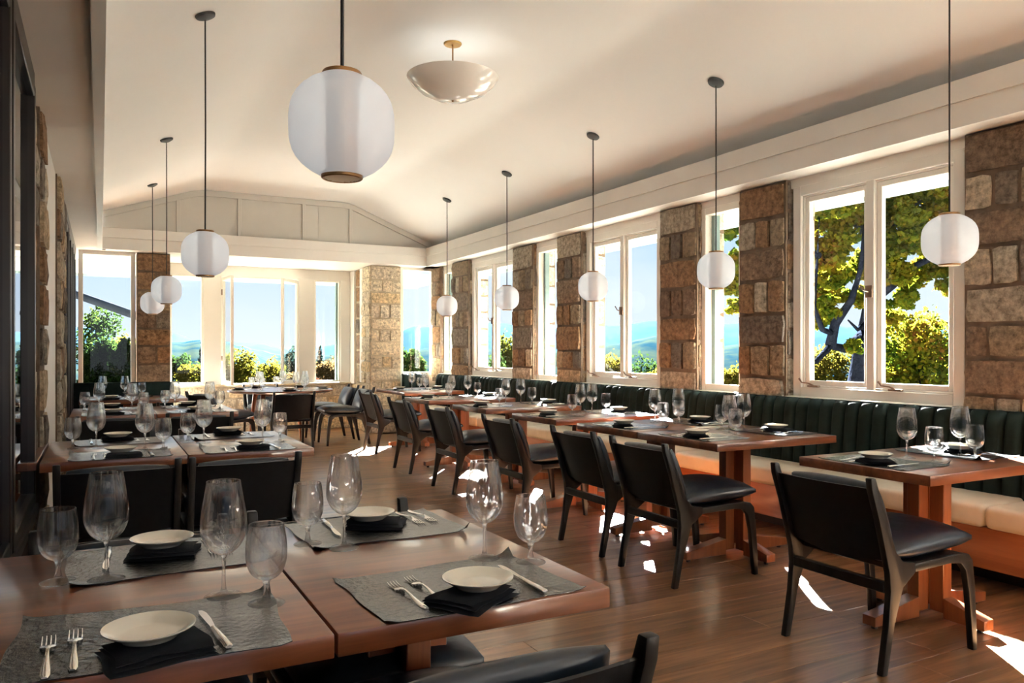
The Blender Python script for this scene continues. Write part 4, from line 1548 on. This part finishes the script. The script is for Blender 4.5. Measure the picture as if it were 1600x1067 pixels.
# round table
import itertools
rp = [(270, 'nearest'), (342, 'right front'), (50, 'right rear'), (115, 'window side'), (185, 'left')]
for k, (d, nm) in enumerate(rp):
    a = math.radians(d)
    cx, cy_ = 2.19 + 0.64 * math.cos(a), 10.95 + 0.64 * math.sin(a)
    ax, ay = 2.19 + 0.34 * math.cos(a + 0.42), 10.95 + 0.34 * math.sin(a + 0.42)
    bx, by = 2.19 + 0.40 * math.cos(a + 0.66), 10.95 + 0.40 * math.sin(a + 0.66)
    setting(cx, cy_, d + 180, 'the %s seat of the round table' % nm, k, has_mat=False, wine=(ax, ay), gob=(bx, by), plate=(0, 0.085), nap=(0, 0.08, 5), forks=((-0.13, 0.12, 0), (-0.10, 0.12, 0)), knife=(0.12, 0.12, 0))

# ------------------------------------------------------------------ pendants
def make_pendant(ztop, zc_):
    """globe centre at local z=zc_"""
    r = empty('pendant_lamp')
    R, Hh = 0.135, 0.129
    n = 16
    outer, inner = [], []
    for i in range(n + 1):
        t = -1 + 2 * i / n
        zz = t * Hh
        a = abs(t)
        rr = R * (1 - a ** 3.1 * 0.68) ** 0.78
        outer.append((rr, zz))
        inner.append((rr - 0.003, zz * 0.985))
    bm = lathe(outer, 56)
    g_ = link('globe', mesh_of(bm, 'globe', True, 60), M['frosted'], r, (0, 0, zc_))
    link('core', mesh_of(lathe([(0, -0.115), (0.040, -0.115), (0.040, 0.12), (0, 0.12)], 24), 'core', True, 40), M['brass_aged'], r, (0, 0, zc_))
    link('cap', mesh_of(lathe([(0, 0.118), (0.050, 0.118), (0.051, 0.121), (0.051, 0.138), (0.049, 0.141), (0, 0.141)], 32), 'cap', True, 40), M['brass_aged'], r, (0, 0, zc_))
    link('bottom_ring', mesh_of(lathe([(0.050, -0.137), (0.053, -0.135), (0.053, -0.120), (0.047, -0.118), (0.044, -0.122), (0.046, -0.136)], 32, close=True), 'bottom_ring', True, 40), M['brass_aged'], r, (0, 0, zc_))
    bm = bmesh.new()
    m_ = 11
    for k in range(m_):
        t = -0.042 + 0.084 * k / (m_ - 1)
        L = math.sqrt(max(0, 0.045 ** 2 - t * t))
        if L > 0.004:
            add_tube(bm, [(t, -L, -0.132), (t, L, -0.132)], 0.0018, 4)
            add_tube(bm, [(-L, t, -0.134), (L, t, -0.134)], 0.0018, 4)
    link('grille', mesh_of(bm, 'grille'), M['china'], r, (0, 0, zc_))
    bm = bmesh.new()
    add_tube(bm, [(0, 0, zc_ + 0.14), (0.002, 0.001, (zc_ + ztop) / 2), (0, 0, ztop - 0.015)], 0.005, 6)
    link('cord', mesh_of(bm, 'cord', True, 60), M['cord'], r)
    link('canopy', mesh_of(lathe([(0, -0.028), (0.02, -0.027), (0.055, -0.014), (0.06, -0.004), (0.06, 0.004), (0, 0.004)], 32), 'canopy', True, 40), M['cord'], r, (0, 0, ztop))
    return r
pL = make_pendant(ceil_z(0.556) - 0.002, 1.865)
pR = make_pendant(ceil_z(3.985) - 0.002, 1.872)
tiltL, tiltR = -math.atan(slopeL), math.atan(slopeR)
for r_, ti in ((pL, tiltL), (pR, tiltR)):
    for c_ in r_.children:
        if c_.name.startswith('canopy'):
            c_.rotation_euler = (0, ti, 0)
def place_pend(proto, first, x, y, label, group):
    o = proto if first else copy_tree(proto)
    o.location = (x, y, 0)
    tag(o, label, 'pendant lamp', group)
GP = 'frosted globe pendant lamps in the left row'
place_pend(pL, True, 0.556, 2.0, 'large looking frosted globe pendant nearest the camera', GP)
place_pend(pL, False, 0.556, 5.0, 'frosted globe pendant above the second row tables', GP)
place_pend(pL, False, 0.556, 8.1, 'frosted globe pendant above the third row tables', GP)
place_pend(pL, False, 0.556, 10.38, 'farthest frosted globe pendant on the left, before the stone pillar', GP)
GP2 = 'frosted globe pendant lamps above the banquette tables'
place_pend(pR, True, 3.985, 2.575, 'frosted globe pendant at the far right before the large window', GP2)
place_pend(pR, False, 3.985, 4.35, 'frosted globe pendant before the first narrow window', GP2)
place_pend(pR, False, 3.985, 5.96, 'frosted globe pendant before the middle double window', GP2)
place_pend(pR, False, 3.985, 7.67, 'frosted globe pendant before the farthest double window', GP2)
place_pend(pR, False, 3.985, 9.36, 'frosted globe pendant nearest the far right corner', GP2)

# bowl ceiling light
bw = empty('ceiling_bowl_lamp', (2.266, 5.216, 0))
tag(bw, 'shallow white bowl lamp hanging from a brass plate on the ceiling', 'ceiling lamp')
cz0 = ceil_z(2.266)
link('bowl', mesh_of(lathe([(0, 3.105), (0.05, 3.106), (0.14, 3.125), (0.235, 3.17), (0.30, 3.225), (0.33, 3.268), (0.332, 3.272), (0.326, 3.272), (0.295, 3.232), (0.23, 3.178), (0.14, 3.134), (0.05, 3.115), (0, 3.114)], 64), 'bowl', True, 60), M['bowl_enamel'], bw)
link('ceiling_plate', mesh_of(lathe([(0, cz0 - 0.014), (0.06, cz0 - 0.013), (0.066, cz0 - 0.006), (0.066, cz0 - 0.001), (0, cz0 - 0.001)], 32), 'plate', True, 40), M['brass'], bw)
bm = bmesh.new()
add_tube(bm, [(0, 0, 3.11), (0, 0, cz0 - 0.012)], 0.006, 8)
link('stem', mesh_of(bm, 'stem', True, 50), M['brass_aged'], bw)
link('finial', mesh_of(lathe([(0, 3.094), (0.006, 3.096), (0.009, 3.102), (0.007, 3.108), (0, 3.108)], 16), 'finial', True, 60), M['brass_aged'], bw)

# the bowl's own light, shining up on the ceiling; two unseen copies behind the camera are added as fill
BOWL = 0.5
REAR_FILL = 28.0
for k_, yb_ in enumerate((5.216, -0.8, -2.8)):
    if k_:
        fill_bowl = copy_tree(bw, (2.266, yb_, 0))
        tag(fill_bowl, 'added fill lamp in a white bowl just behind the camera' if k_ == 1 else 'added fill lamp in a white bowl at the rear wall', 'ceiling lamp')
    ld = bpy.data.lights.new('bowl_and_fill_light', 'POINT')
    lo_ = bpy.data.objects.new('bowl_and_fill_light', ld)
    COL.objects.link(lo_)
    lo_.location = (2.266, yb_, 3.24)
    ld.shadow_soft_size = 0.05
    ld.energy = BOWL if k_ == 0 else REAR_FILL
    ld.color = (0.96, 0.98, 1.0)

# ------------------------------------------------------------------ outside
CT, ST = math.cos(THETA), math.sin(THETA)
def at(px, zc_, y_px):
    """photograph direction and distance turned into a world point (used to site the planting)"""
    xc = (px - 800) / 1218 * zc_
    return Vector((xc * CT + zc_ * ST, -xc * ST + zc_ * CT, 1.28 + (549 - y_px) * zc_ / 1218))

te = box('ground_terrace', -12, 14, -16, 18, -0.5, -0.25, M['terrace'])
tag(te, kind='structure', label='stone terrace around the building')
def ground_z(x, y_):
    r_ = math.hypot(x - 2, y_ - 5)
    return -0.35 if r_ < 12 else -0.35 - (r_ - 12) * 0.22
# hillside
bm = bmesh.new()
rings = []
radii = [10, 14, 20, 30, 45, 70, 110, 180, 300]
for R_ in radii:
    rings.append([bm.verts.new((2 + R_ * math.cos(a), 5 + R_ * math.sin(a), ground_z(2 + R_, 5) - (0.3 if R_ < 12 else 0))) for a in [2 * PI * i / 48 for i in range(48)]])
for r0, r1 in zip(rings[:-1], rings[1:]):
    for i in range(48):
        bm.faces.new([r0[i], r0[(i + 1) % 48], r1[(i + 1) % 48], r1[i]])
bmesh.ops.recalc_face_normals(bm, faces=bm.faces[:])
hs_ = link('ground_hillside', mesh_of(bm, 'hillside', True), M['ground'])
tag(hs_, kind='structure', label='wooded hillside falling away')

# ridges of hills
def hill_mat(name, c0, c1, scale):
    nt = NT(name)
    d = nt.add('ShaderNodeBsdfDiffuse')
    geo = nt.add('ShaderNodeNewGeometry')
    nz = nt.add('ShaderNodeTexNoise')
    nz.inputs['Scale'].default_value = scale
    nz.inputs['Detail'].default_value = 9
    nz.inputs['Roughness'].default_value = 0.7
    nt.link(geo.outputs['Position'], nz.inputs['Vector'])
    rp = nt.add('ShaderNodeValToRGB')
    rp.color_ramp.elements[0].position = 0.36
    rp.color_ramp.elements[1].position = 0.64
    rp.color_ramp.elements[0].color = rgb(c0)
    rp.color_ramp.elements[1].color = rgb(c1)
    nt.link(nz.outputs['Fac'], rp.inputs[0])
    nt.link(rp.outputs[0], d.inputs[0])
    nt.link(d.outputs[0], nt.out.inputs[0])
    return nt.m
M['hill_far_haze_paint'] = hill_mat('far_ridge_painted_haze', (0.0075, 0.018, 0.032), (0.010, 0.022, 0.038), 0.01)  # distance haze is painted into the base colour as blue
M['hill_mid_haze_paint'] = hill_mat('middle_wooded_ridge_painted_haze', (0.0022, 0.008, 0.013), (0.011, 0.016, 0.012), 0.03)  # forest tints, with blue haze painted into the base colour

def ridge(name, R0, R1, prof, zbot, mat, label, amp, seed):
    """prof: (azimuth deg from +Y toward +X, elevation of crest in degrees)"""
    r = random.Random(seed)
    bm = bmesh.new()
    NA, NR = 160, 14
    a0, a1 = prof[0][0], prof[-1][0]
    def crest(a):
        for (p0, e0), (p1, e1) in zip(prof[:-1], prof[1:]):
            if p0 <= a <= p1:
                t = (a - p0) / (p1 - p0)
                t = t * t * (3 - 2 * t)
                return e0 + (e1 - e0) * t
        return prof[-1][1]
    grid = []
    from mathutils import noise
    for i in range(NA + 1):
        a = a0 + (a1 - a0) * i / NA
        ar = math.radians(a)
        row = []
        for j in range(NR + 1):
            t = j / NR
            R_ = R0 + (R1 - R0) * t
            zc_ = 1.28 + R1 * 0.8 * math.tan(math.radians(crest(a)))
            f_ = math.sin(min(1, t / 0.8) * PI / 2) ** 1.4 if t <= 0.8 else 1 - (t - 0.8) * 1.5
            nz = noise.noise(Vector((a * 0.35, R_ * 0.004, seed))) + 0.5 * noise.noise(Vector((a * 1.3, R_ * 0.013, seed)))
            nz += 0.18 * noise.noise(Vector((a * 6.0, R_ * 0.05, seed)))
            z = zbot + (zc_ - zbot) * f_ + nz * amp * (0.3 + 0.7 * (1 - abs(t - 0.8)))
            row.append(bm.verts.new((R_ * math.sin(ar), R_ * math.cos(ar), z)))
        grid.append(row)
    for i in range(NA):
        for j in range(NR):
            bm.faces.new([grid[i][j], grid[i + 1][j], grid[i + 1][j + 1], grid[i][j + 1]])
    bmesh.ops.recalc_face_normals(bm, faces=bm.faces[:])
    o = link(name, mesh_of(bm, name, True), mat)
    tag(o, label, 'hills', kind='structure')
    return o

def px_az(px):
    return math.degrees(THETA + math.atan((px - 800) / 1218))
def px_el(px, y_px):
    return math.degrees(math.atan((549 - y_px) / 1218 * math.cos(math.atan((px - 800) / 1218))))
far_pts = [(-200, 515), (0, 505), (140, 512), (190, 530), (260, 520), (320, 532), (400, 536), (440, 545), (520, 540), (600, 525), (650, 509), (720, 498), (780, 502), (860, 510), (950, 508), (1020, 499), (1080, 503), (1130, 505), (1200, 500), (1400, 510), (1700, 515)]
ridge('distant_ridge', 900, 2600, [(px_az(p), px_el(p, y_)) for p, y_ in far_pts], -170, M['hill_far_haze_paint'], 'long mountain ridge on the horizon, painted pale blue as haze', 10, 2)
mid_pts = [(-200, 540), (100, 545), (200, 548), (268, 528), (300, 531), (350, 535), (400, 543), (440, 553), (520, 556), (600, 552), (720, 545), (860, 548), (930, 546), (960, 534), (1010, 527), (1060, 530), (1130, 540), (1300, 545), (1700, 545)]
ridge('wooded_ridge', 260, 900, [(px_az(p), px_el(p, y_)) for p, y_ in mid_pts], -110, M['hill_mid_haze_paint'], 'nearer wooded ridge in green and autumn tints with painted blue haze', 5, 5)

def crown(blobs, n_per, size, seed, flat=0.0):
    """leaf quads scattered through ellipsoid blobs: (centre, (rx,ry,rz))"""
    r = np.random.RandomState(seed)
    P_, N_ = [], []
    for c_, rad, k in blobs:
        n = int(n_per * k)
        d = r.normal(size=(n, 3))
        d /= np.linalg.norm(d, axis=1)[:, None]
        rr = r.uniform(0.25, 1.0, n) ** 0.55
        # lumpy outline
        lump = 1 + 0.22 * np.sin(d[:, 0] * 5 + c_[0]) * np.cos(d[:, 2] * 6 + c_[1]) + 0.12 * np.sin(d[:, 1] * 9 + c_[2])
        P_.append(np.array(c_)[None, :] + d * (rr * lump)[:, None] * np.array(rad)[None, :])
    P_ = np.concatenate(P_)
    n = len(P_)
    u = r.normal(size=(n, 3)); u /= np.linalg.norm(u, axis=1)[:, None]
    v = r.normal(size=(n, 3)); v -= (v * u).sum(1)[:, None] * u; v /= np.linalg.norm(v, axis=1)[:, None]
    s_ = size * r.uniform(0.6, 1.3, n)[:, None]
    co = np.stack([P_ - u * s_ * 0.5, P_ + v * s_ * 0.38, P_ + u * s_ * 0.6, P_ - v * s_ * 0.38], axis=1).reshape(-1, 3)
    me = bpy.data.meshes.new('foliage')
    me.vertices.add(4 * n)
    me.vertices.foreach_set('co', co.astype(np.float32).ravel())
    me.loops.add(4 * n)
    me.loops.foreach_set('vertex_index', np.arange(4 * n, dtype=np.int32))
    me.polygons.add(n)
    me.polygons.foreach_set('loop_start', np.arange(0, 4 * n, 4, dtype=np.int32))
    me.polygons.foreach_set('loop_total', np.full(n, 4, dtype=np.int32))
    at_ = me.attributes.new('rnd', 'FLOAT', 'FACE')
    at_.data.foreach_set('value', r.uniform(0, 1, n).astype(np.float32))
    me.update(calc_edges=True)
    return me

def bush(name, px, zc_, ytop, rpx, hpx, mat, label, n=3000, leafpx=4.5, seed=1, cat='bush', group='trees and bushes beyond the windows', blobs=None, cone=False):
    """a tree or bush standing on the slope: crown centre from the sight line, its real size from its distance"""
    k = zc_ / 1218
    top = at(px, zc_, ytop)
    r_ = rpx * k
    h_ = hpx * k
    base = Vector((top.x, top.y, ground_z(top.x, top.y)))
    t = empty(name, base)
    tag(t, label, cat, group)
    rr = random.Random(seed)
    bl = []
    ct = top.z - base.z
    if cone:
        for q in range(7):
            f_ = q / 6
            bl.append(((0, 0, ct - h_ * (0.08 + 0.9 * f_)), (r_ * (0.15 + 0.85 * f_), r_ * (0.15 + 0.85 * f_), h_ * 0.13), 0.08 + 0.2 * f_))
    else:
        bl.append(((0, 0, ct - h_ * 0.5), (r_ * 0.75, r_ * 0.75, h_ * 0.5), 0.4))
        for q in range(7):
            a = rr.uniform(0, 2 * PI)
            bl.append(((r_ * 0.6 * math.cos(a), r_ * 0.6 * math.sin(a), ct - h_ * rr.uniform(0.2, 0.85)), (r_ * 0.42, r_ * 0.42, h_ * rr.uniform(0.2, 0.32)), 0.11))
    tag(link('foliage', crown(bl, n, leafpx * k, seed), mat, t), kind='stuff')
    bm = bmesh.new()
    add_tube(bm, [(0, 0, -0.3), (0.02 * h_, 0, ct * 0.5), (0, 0.02 * h_, max(ct * 0.6, ct - h_ * 0.3))], [0.05 * h_ + 0.03, 0.035 * h_, 0.015 * h_], 7)
    link('trunk', mesh_of(bm, 'trunk', True), M['bark'], t)
    return t

bush('leafy_tree', 150, 26, 484, 42, 95, M['leaf_green'], 'loose olive green tree outside the far left window', 2600, 4.5, 1, 'tree')
bush('autumn_bush', 190, 30, 524, 42, 60, M['leaf_yellow'], 'golden bush behind the dark evergreens at the far left', 3500, 4, 2)
for i, (px, yt, zc_) in enumerate(((146, 546, 14.6), (166, 548, 15.0), (186, 540, 14.4), (203, 535, 14.8))):
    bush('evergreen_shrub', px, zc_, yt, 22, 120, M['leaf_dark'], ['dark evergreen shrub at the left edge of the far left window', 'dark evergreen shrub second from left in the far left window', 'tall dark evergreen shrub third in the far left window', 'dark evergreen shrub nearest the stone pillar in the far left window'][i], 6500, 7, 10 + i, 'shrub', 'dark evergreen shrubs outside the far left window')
bush('green_bush', 285, 30, 556, 30, 60, M['leaf_green'], 'green bush beyond the left pane of the bay', 3200, 4, 21)
bush('conifer', 317, 34, 528, 16, 90, M['leaf_pine'], 'dark conifer beside the left bay post', 1800, 4, 22, 'tree', cone=True)
bush('autumn_bush', 303, 26, 570, 26, 50, M['leaf_yellow'], 'low yellow bush at the left pane of the bay', 2500, 4, 23)
bush('autumn_bush', 366, 26, 545, 34, 75, M['leaf_yellow'], 'tall golden bush seen through the open bay window', 4500, 4, 24)
bush('green_bush', 418, 27, 562, 36, 60, M['leaf_yellow'], 'yellow green bush right of the golden one in the open bay', 4200, 4, 25)
bush('conifer', 330, 38, 535, 16, 80, M['leaf_pine'], 'slim conifer left of the open bay window', 1500, 4, 26, 'tree', cone=True)
bush('green_bush', 456, 29, 546, 20, 70, M['leaf_pine'], 'blue green bush behind the open right leaf', 2500, 4, 27)
bush('autumn_bush', 460, 25, 580, 24, 40, M['leaf_orange'], 'low rusty bush behind the open right leaf', 2000, 4, 28)
bush('conifer', 500, 40, 545, 18, 70, M['leaf_pine'], 'pointed conifer in the right pane of the bay', 1500, 4, 29, 'tree', cone=True)
bush('conifer', 530, 42, 543, 20, 70, M['leaf_pine'], 'broad conifer in the right pane of the bay', 1700, 4, 30, 'tree', cone=True)
bush('autumn_bush', 512, 25, 560, 34, 60, M['leaf_orange'], 'rust coloured bush in the right pane of the bay', 4500, 4, 31)
bush('green_bush', 640, 16, 548, 26, 50, M['leaf_green'], 'bright green bush outside the corner window', 1800, 7, 32)
bush('autumn_bush', 800, 24, 522, 26, 120, M['leaf_yellow'], 'yellow green tree in the farthest double window', 3800, 4.5, 33, 'tree')
bush('green_bush', 775, 22, 548, 20, 80, M['leaf_green'], 'green bush at the foot of the farthest double window', 2200, 4.5, 34)
bush('autumn_bush', 950, 24, 553, 34, 70, M['leaf_yellow'], 'golden bush in the left pane of the middle window', 3800, 4.5, 35)
bush('loose_pine', 1003, 28, 548, 30, 80, M['leaf_green'], 'thin pine in the right pane of the middle window', 900, 5, 36, 'tree')
bush('autumn_bush', 1015, 24, 580, 40, 50, M['leaf_yellow'], 'low yellow bush at the foot of the middle window', 2500, 4.5, 37)
bush('autumn_bush', 1145, 22, 572, 34, 60, M['leaf_yellow'], 'green and gold bush in the first narrow window', 3400, 5, 38)
bush('autumn_bush', 1290, 22, 540, 50, 100, M['leaf_yellow'], 'pale golden bush behind the large trunk', 5500, 5, 39)
bush('autumn_bush', 1440, 16, 492, 76, 150, M['leaf_autumn'], 'green and red bush in the right pane of the large window', 7500, 7, 40)
bush('green_bush', 1385, 17, 530, 44, 110, M['leaf_yellow'], 'yellow green bush just right of the window mullion', 4000, 6, 42)
bush('green_bush', 1505, 18, 505, 60, 130, M['leaf_green'], 'green bush at the right end of the large window', 3500, 6, 43)
bush('autumn_bush', 1560, 17, 480, 60, 150, M['leaf_autumn'], 'green bush beyond the stone at the right edge', 3000, 7, 41)

# the large autumn tree
big = empty('maple_tree', at(1338, 12.5, 549))
big.location.z = -0.35
bo = Vector(big.location)
tag(big, 'large autumn tree with thick grey trunk outside the large window', 'tree', 'trees and bushes beyond the windows')
def rel(px, zc_, y_):
    return at(px, zc_, y_) - bo
bm = bmesh.new()
add_tube(bm, [Vector((0, 0, -0.4)), rel(1342, 12.5, 620), rel(1352, 12.5, 540), rel(1362, 12.5, 480), rel(1368, 12.6, 400), rel(1372, 12.7, 300), rel(1376, 12.8, 200)], [0.36, 0.215, 0.165, 0.14, 0.12, 0.09, 0.04], 12)
link('trunk', mesh_of(bm, 'trunk', True), M['bark'], big)
br = [
    [(1350, 12.5, 520), (1322, 12.0, 545), (1298, 11.6, 540), (1275, 11.2, 565), (1240, 11.0, 580)],
    [(1298, 11.6, 540), (1305, 11.4, 505), (1330, 11.2, 470), (1345, 11.2, 420), (1350, 11.3, 360)],
    [(1300, 11.5, 520), (1285, 11.2, 515), (1272, 11.0, 480), (1276, 11.0, 420), (1280, 11.0, 340)],
    [(1362, 12.5, 470), (1395, 12.2, 445), (1430, 12.0, 415), (1465, 11.8, 400), (1500, 11.8, 385)],
    [(1368, 12.6, 400), (1400, 12.3, 350), (1440, 12.2, 310), (1480, 12, 280)],
    [(1360, 12.5, 500), (1340, 12.3, 515), (1325, 12.2, 500)],
    [(1368, 12.6, 380), (1330, 12.6, 340), (1280, 12.8, 310), (1200, 12.8, 290)],
    [(1280, 11.0, 400), (1220, 11.6, 370), (1160, 12.2, 360), (1130, 12.6, 370)],
]
for k, b_ in enumerate(br):
    bm = bmesh.new()
    n = len(b_)
    r0_ = 0.085 if k in (0, 1, 3, 6) else 0.05
    add_tube(bm, [rel(*q) for q in b_], [r0_ * (1 - 0.75 * i / (n - 1)) for i in range(n)], 7)
    link('branch', mesh_of(bm, 'branch', True), M['bark'], big)
cl = [(1290, 345, 34), (1335, 335, 32), (1320, 385, 32), (1282, 400, 30), (1345, 420, 28), (1275, 455, 24), (1300, 480, 20), (1350, 465, 18), (1395, 320, 30), (1440, 315, 34), (1480, 330, 30),
      (1400, 375, 30), (1445, 375, 28), (1395, 420, 24), (1440, 425, 26), (1478, 430, 24), (1410, 470, 17), (1280, 500, 16), (1330, 545, 12), (1395, 498, 14),
      (1150, 355, 24), (1158, 400, 24), (1148, 440, 20), (1152, 480, 13), (1330, 300, 34), (1400, 275, 40), (1490, 270, 46), (1540, 350, 46), (1560, 430, 36), (1310, 315, 26), (1270, 320, 24), (1365, 350, 26), (1425, 345, 26), (1470, 385, 26), (1420, 455, 18), (1385, 300, 26), (1460, 300, 26), (1310, 430, 20), (1268, 430, 18), (1335, 470, 16)]
blobs = []
rb = random.Random(5)
for px, yy, rp_ in cl:
    z_ = rb.uniform(11.3, 13.2)
    c_ = rel(px, z_, yy)
    k_ = z_ / 1218 * rp_
    for q_ in range(9):
        dv = Vector((rb.gauss(0, 1), rb.gauss(0, 1), rb.gauss(0, 1))).normalized() * k_ * rb.uniform(0.3, 1.15)
        kk = k_ * rb.uniform(0.38, 0.6)
        blobs.append(((c_.x + dv.x, c_.y + dv.y, c_.z + dv.z), (kk * 1.2, kk * 1.2, kk * 0.75), (rp_ / 28) ** 1.7 / 7.5))
tag(link('foliage', crown(blobs, 1500, 0.085, 77), M['leaf_autumn'], big), kind='stuff')

# sloping grey rail outside the far left window
a_, b_ = at(110, 15.5, 457), at(215, 15.0, 494)
rl = empty('sloping_rail', (a_.x, a_.y, 0))
ro_ = Vector(rl.location)
bm = bmesh.new()
add_tube(bm, [a_ - ro_, b_ - ro_], 0.08, 8)
link('rail', mesh_of(bm, 'rail', True, 50), M['grey_metal'], rl)
bm = bmesh.new()
add_tube(bm, [Vector((0, 0, -0.3)), a_ - ro_ + Vector((0, 0, 0.05))], 0.07, 8)
link('post', mesh_of(bm, 'post', True, 50), M['grey_metal'], rl)
tag(rl, 'sloping grey beam outside the far left window', 'beam')
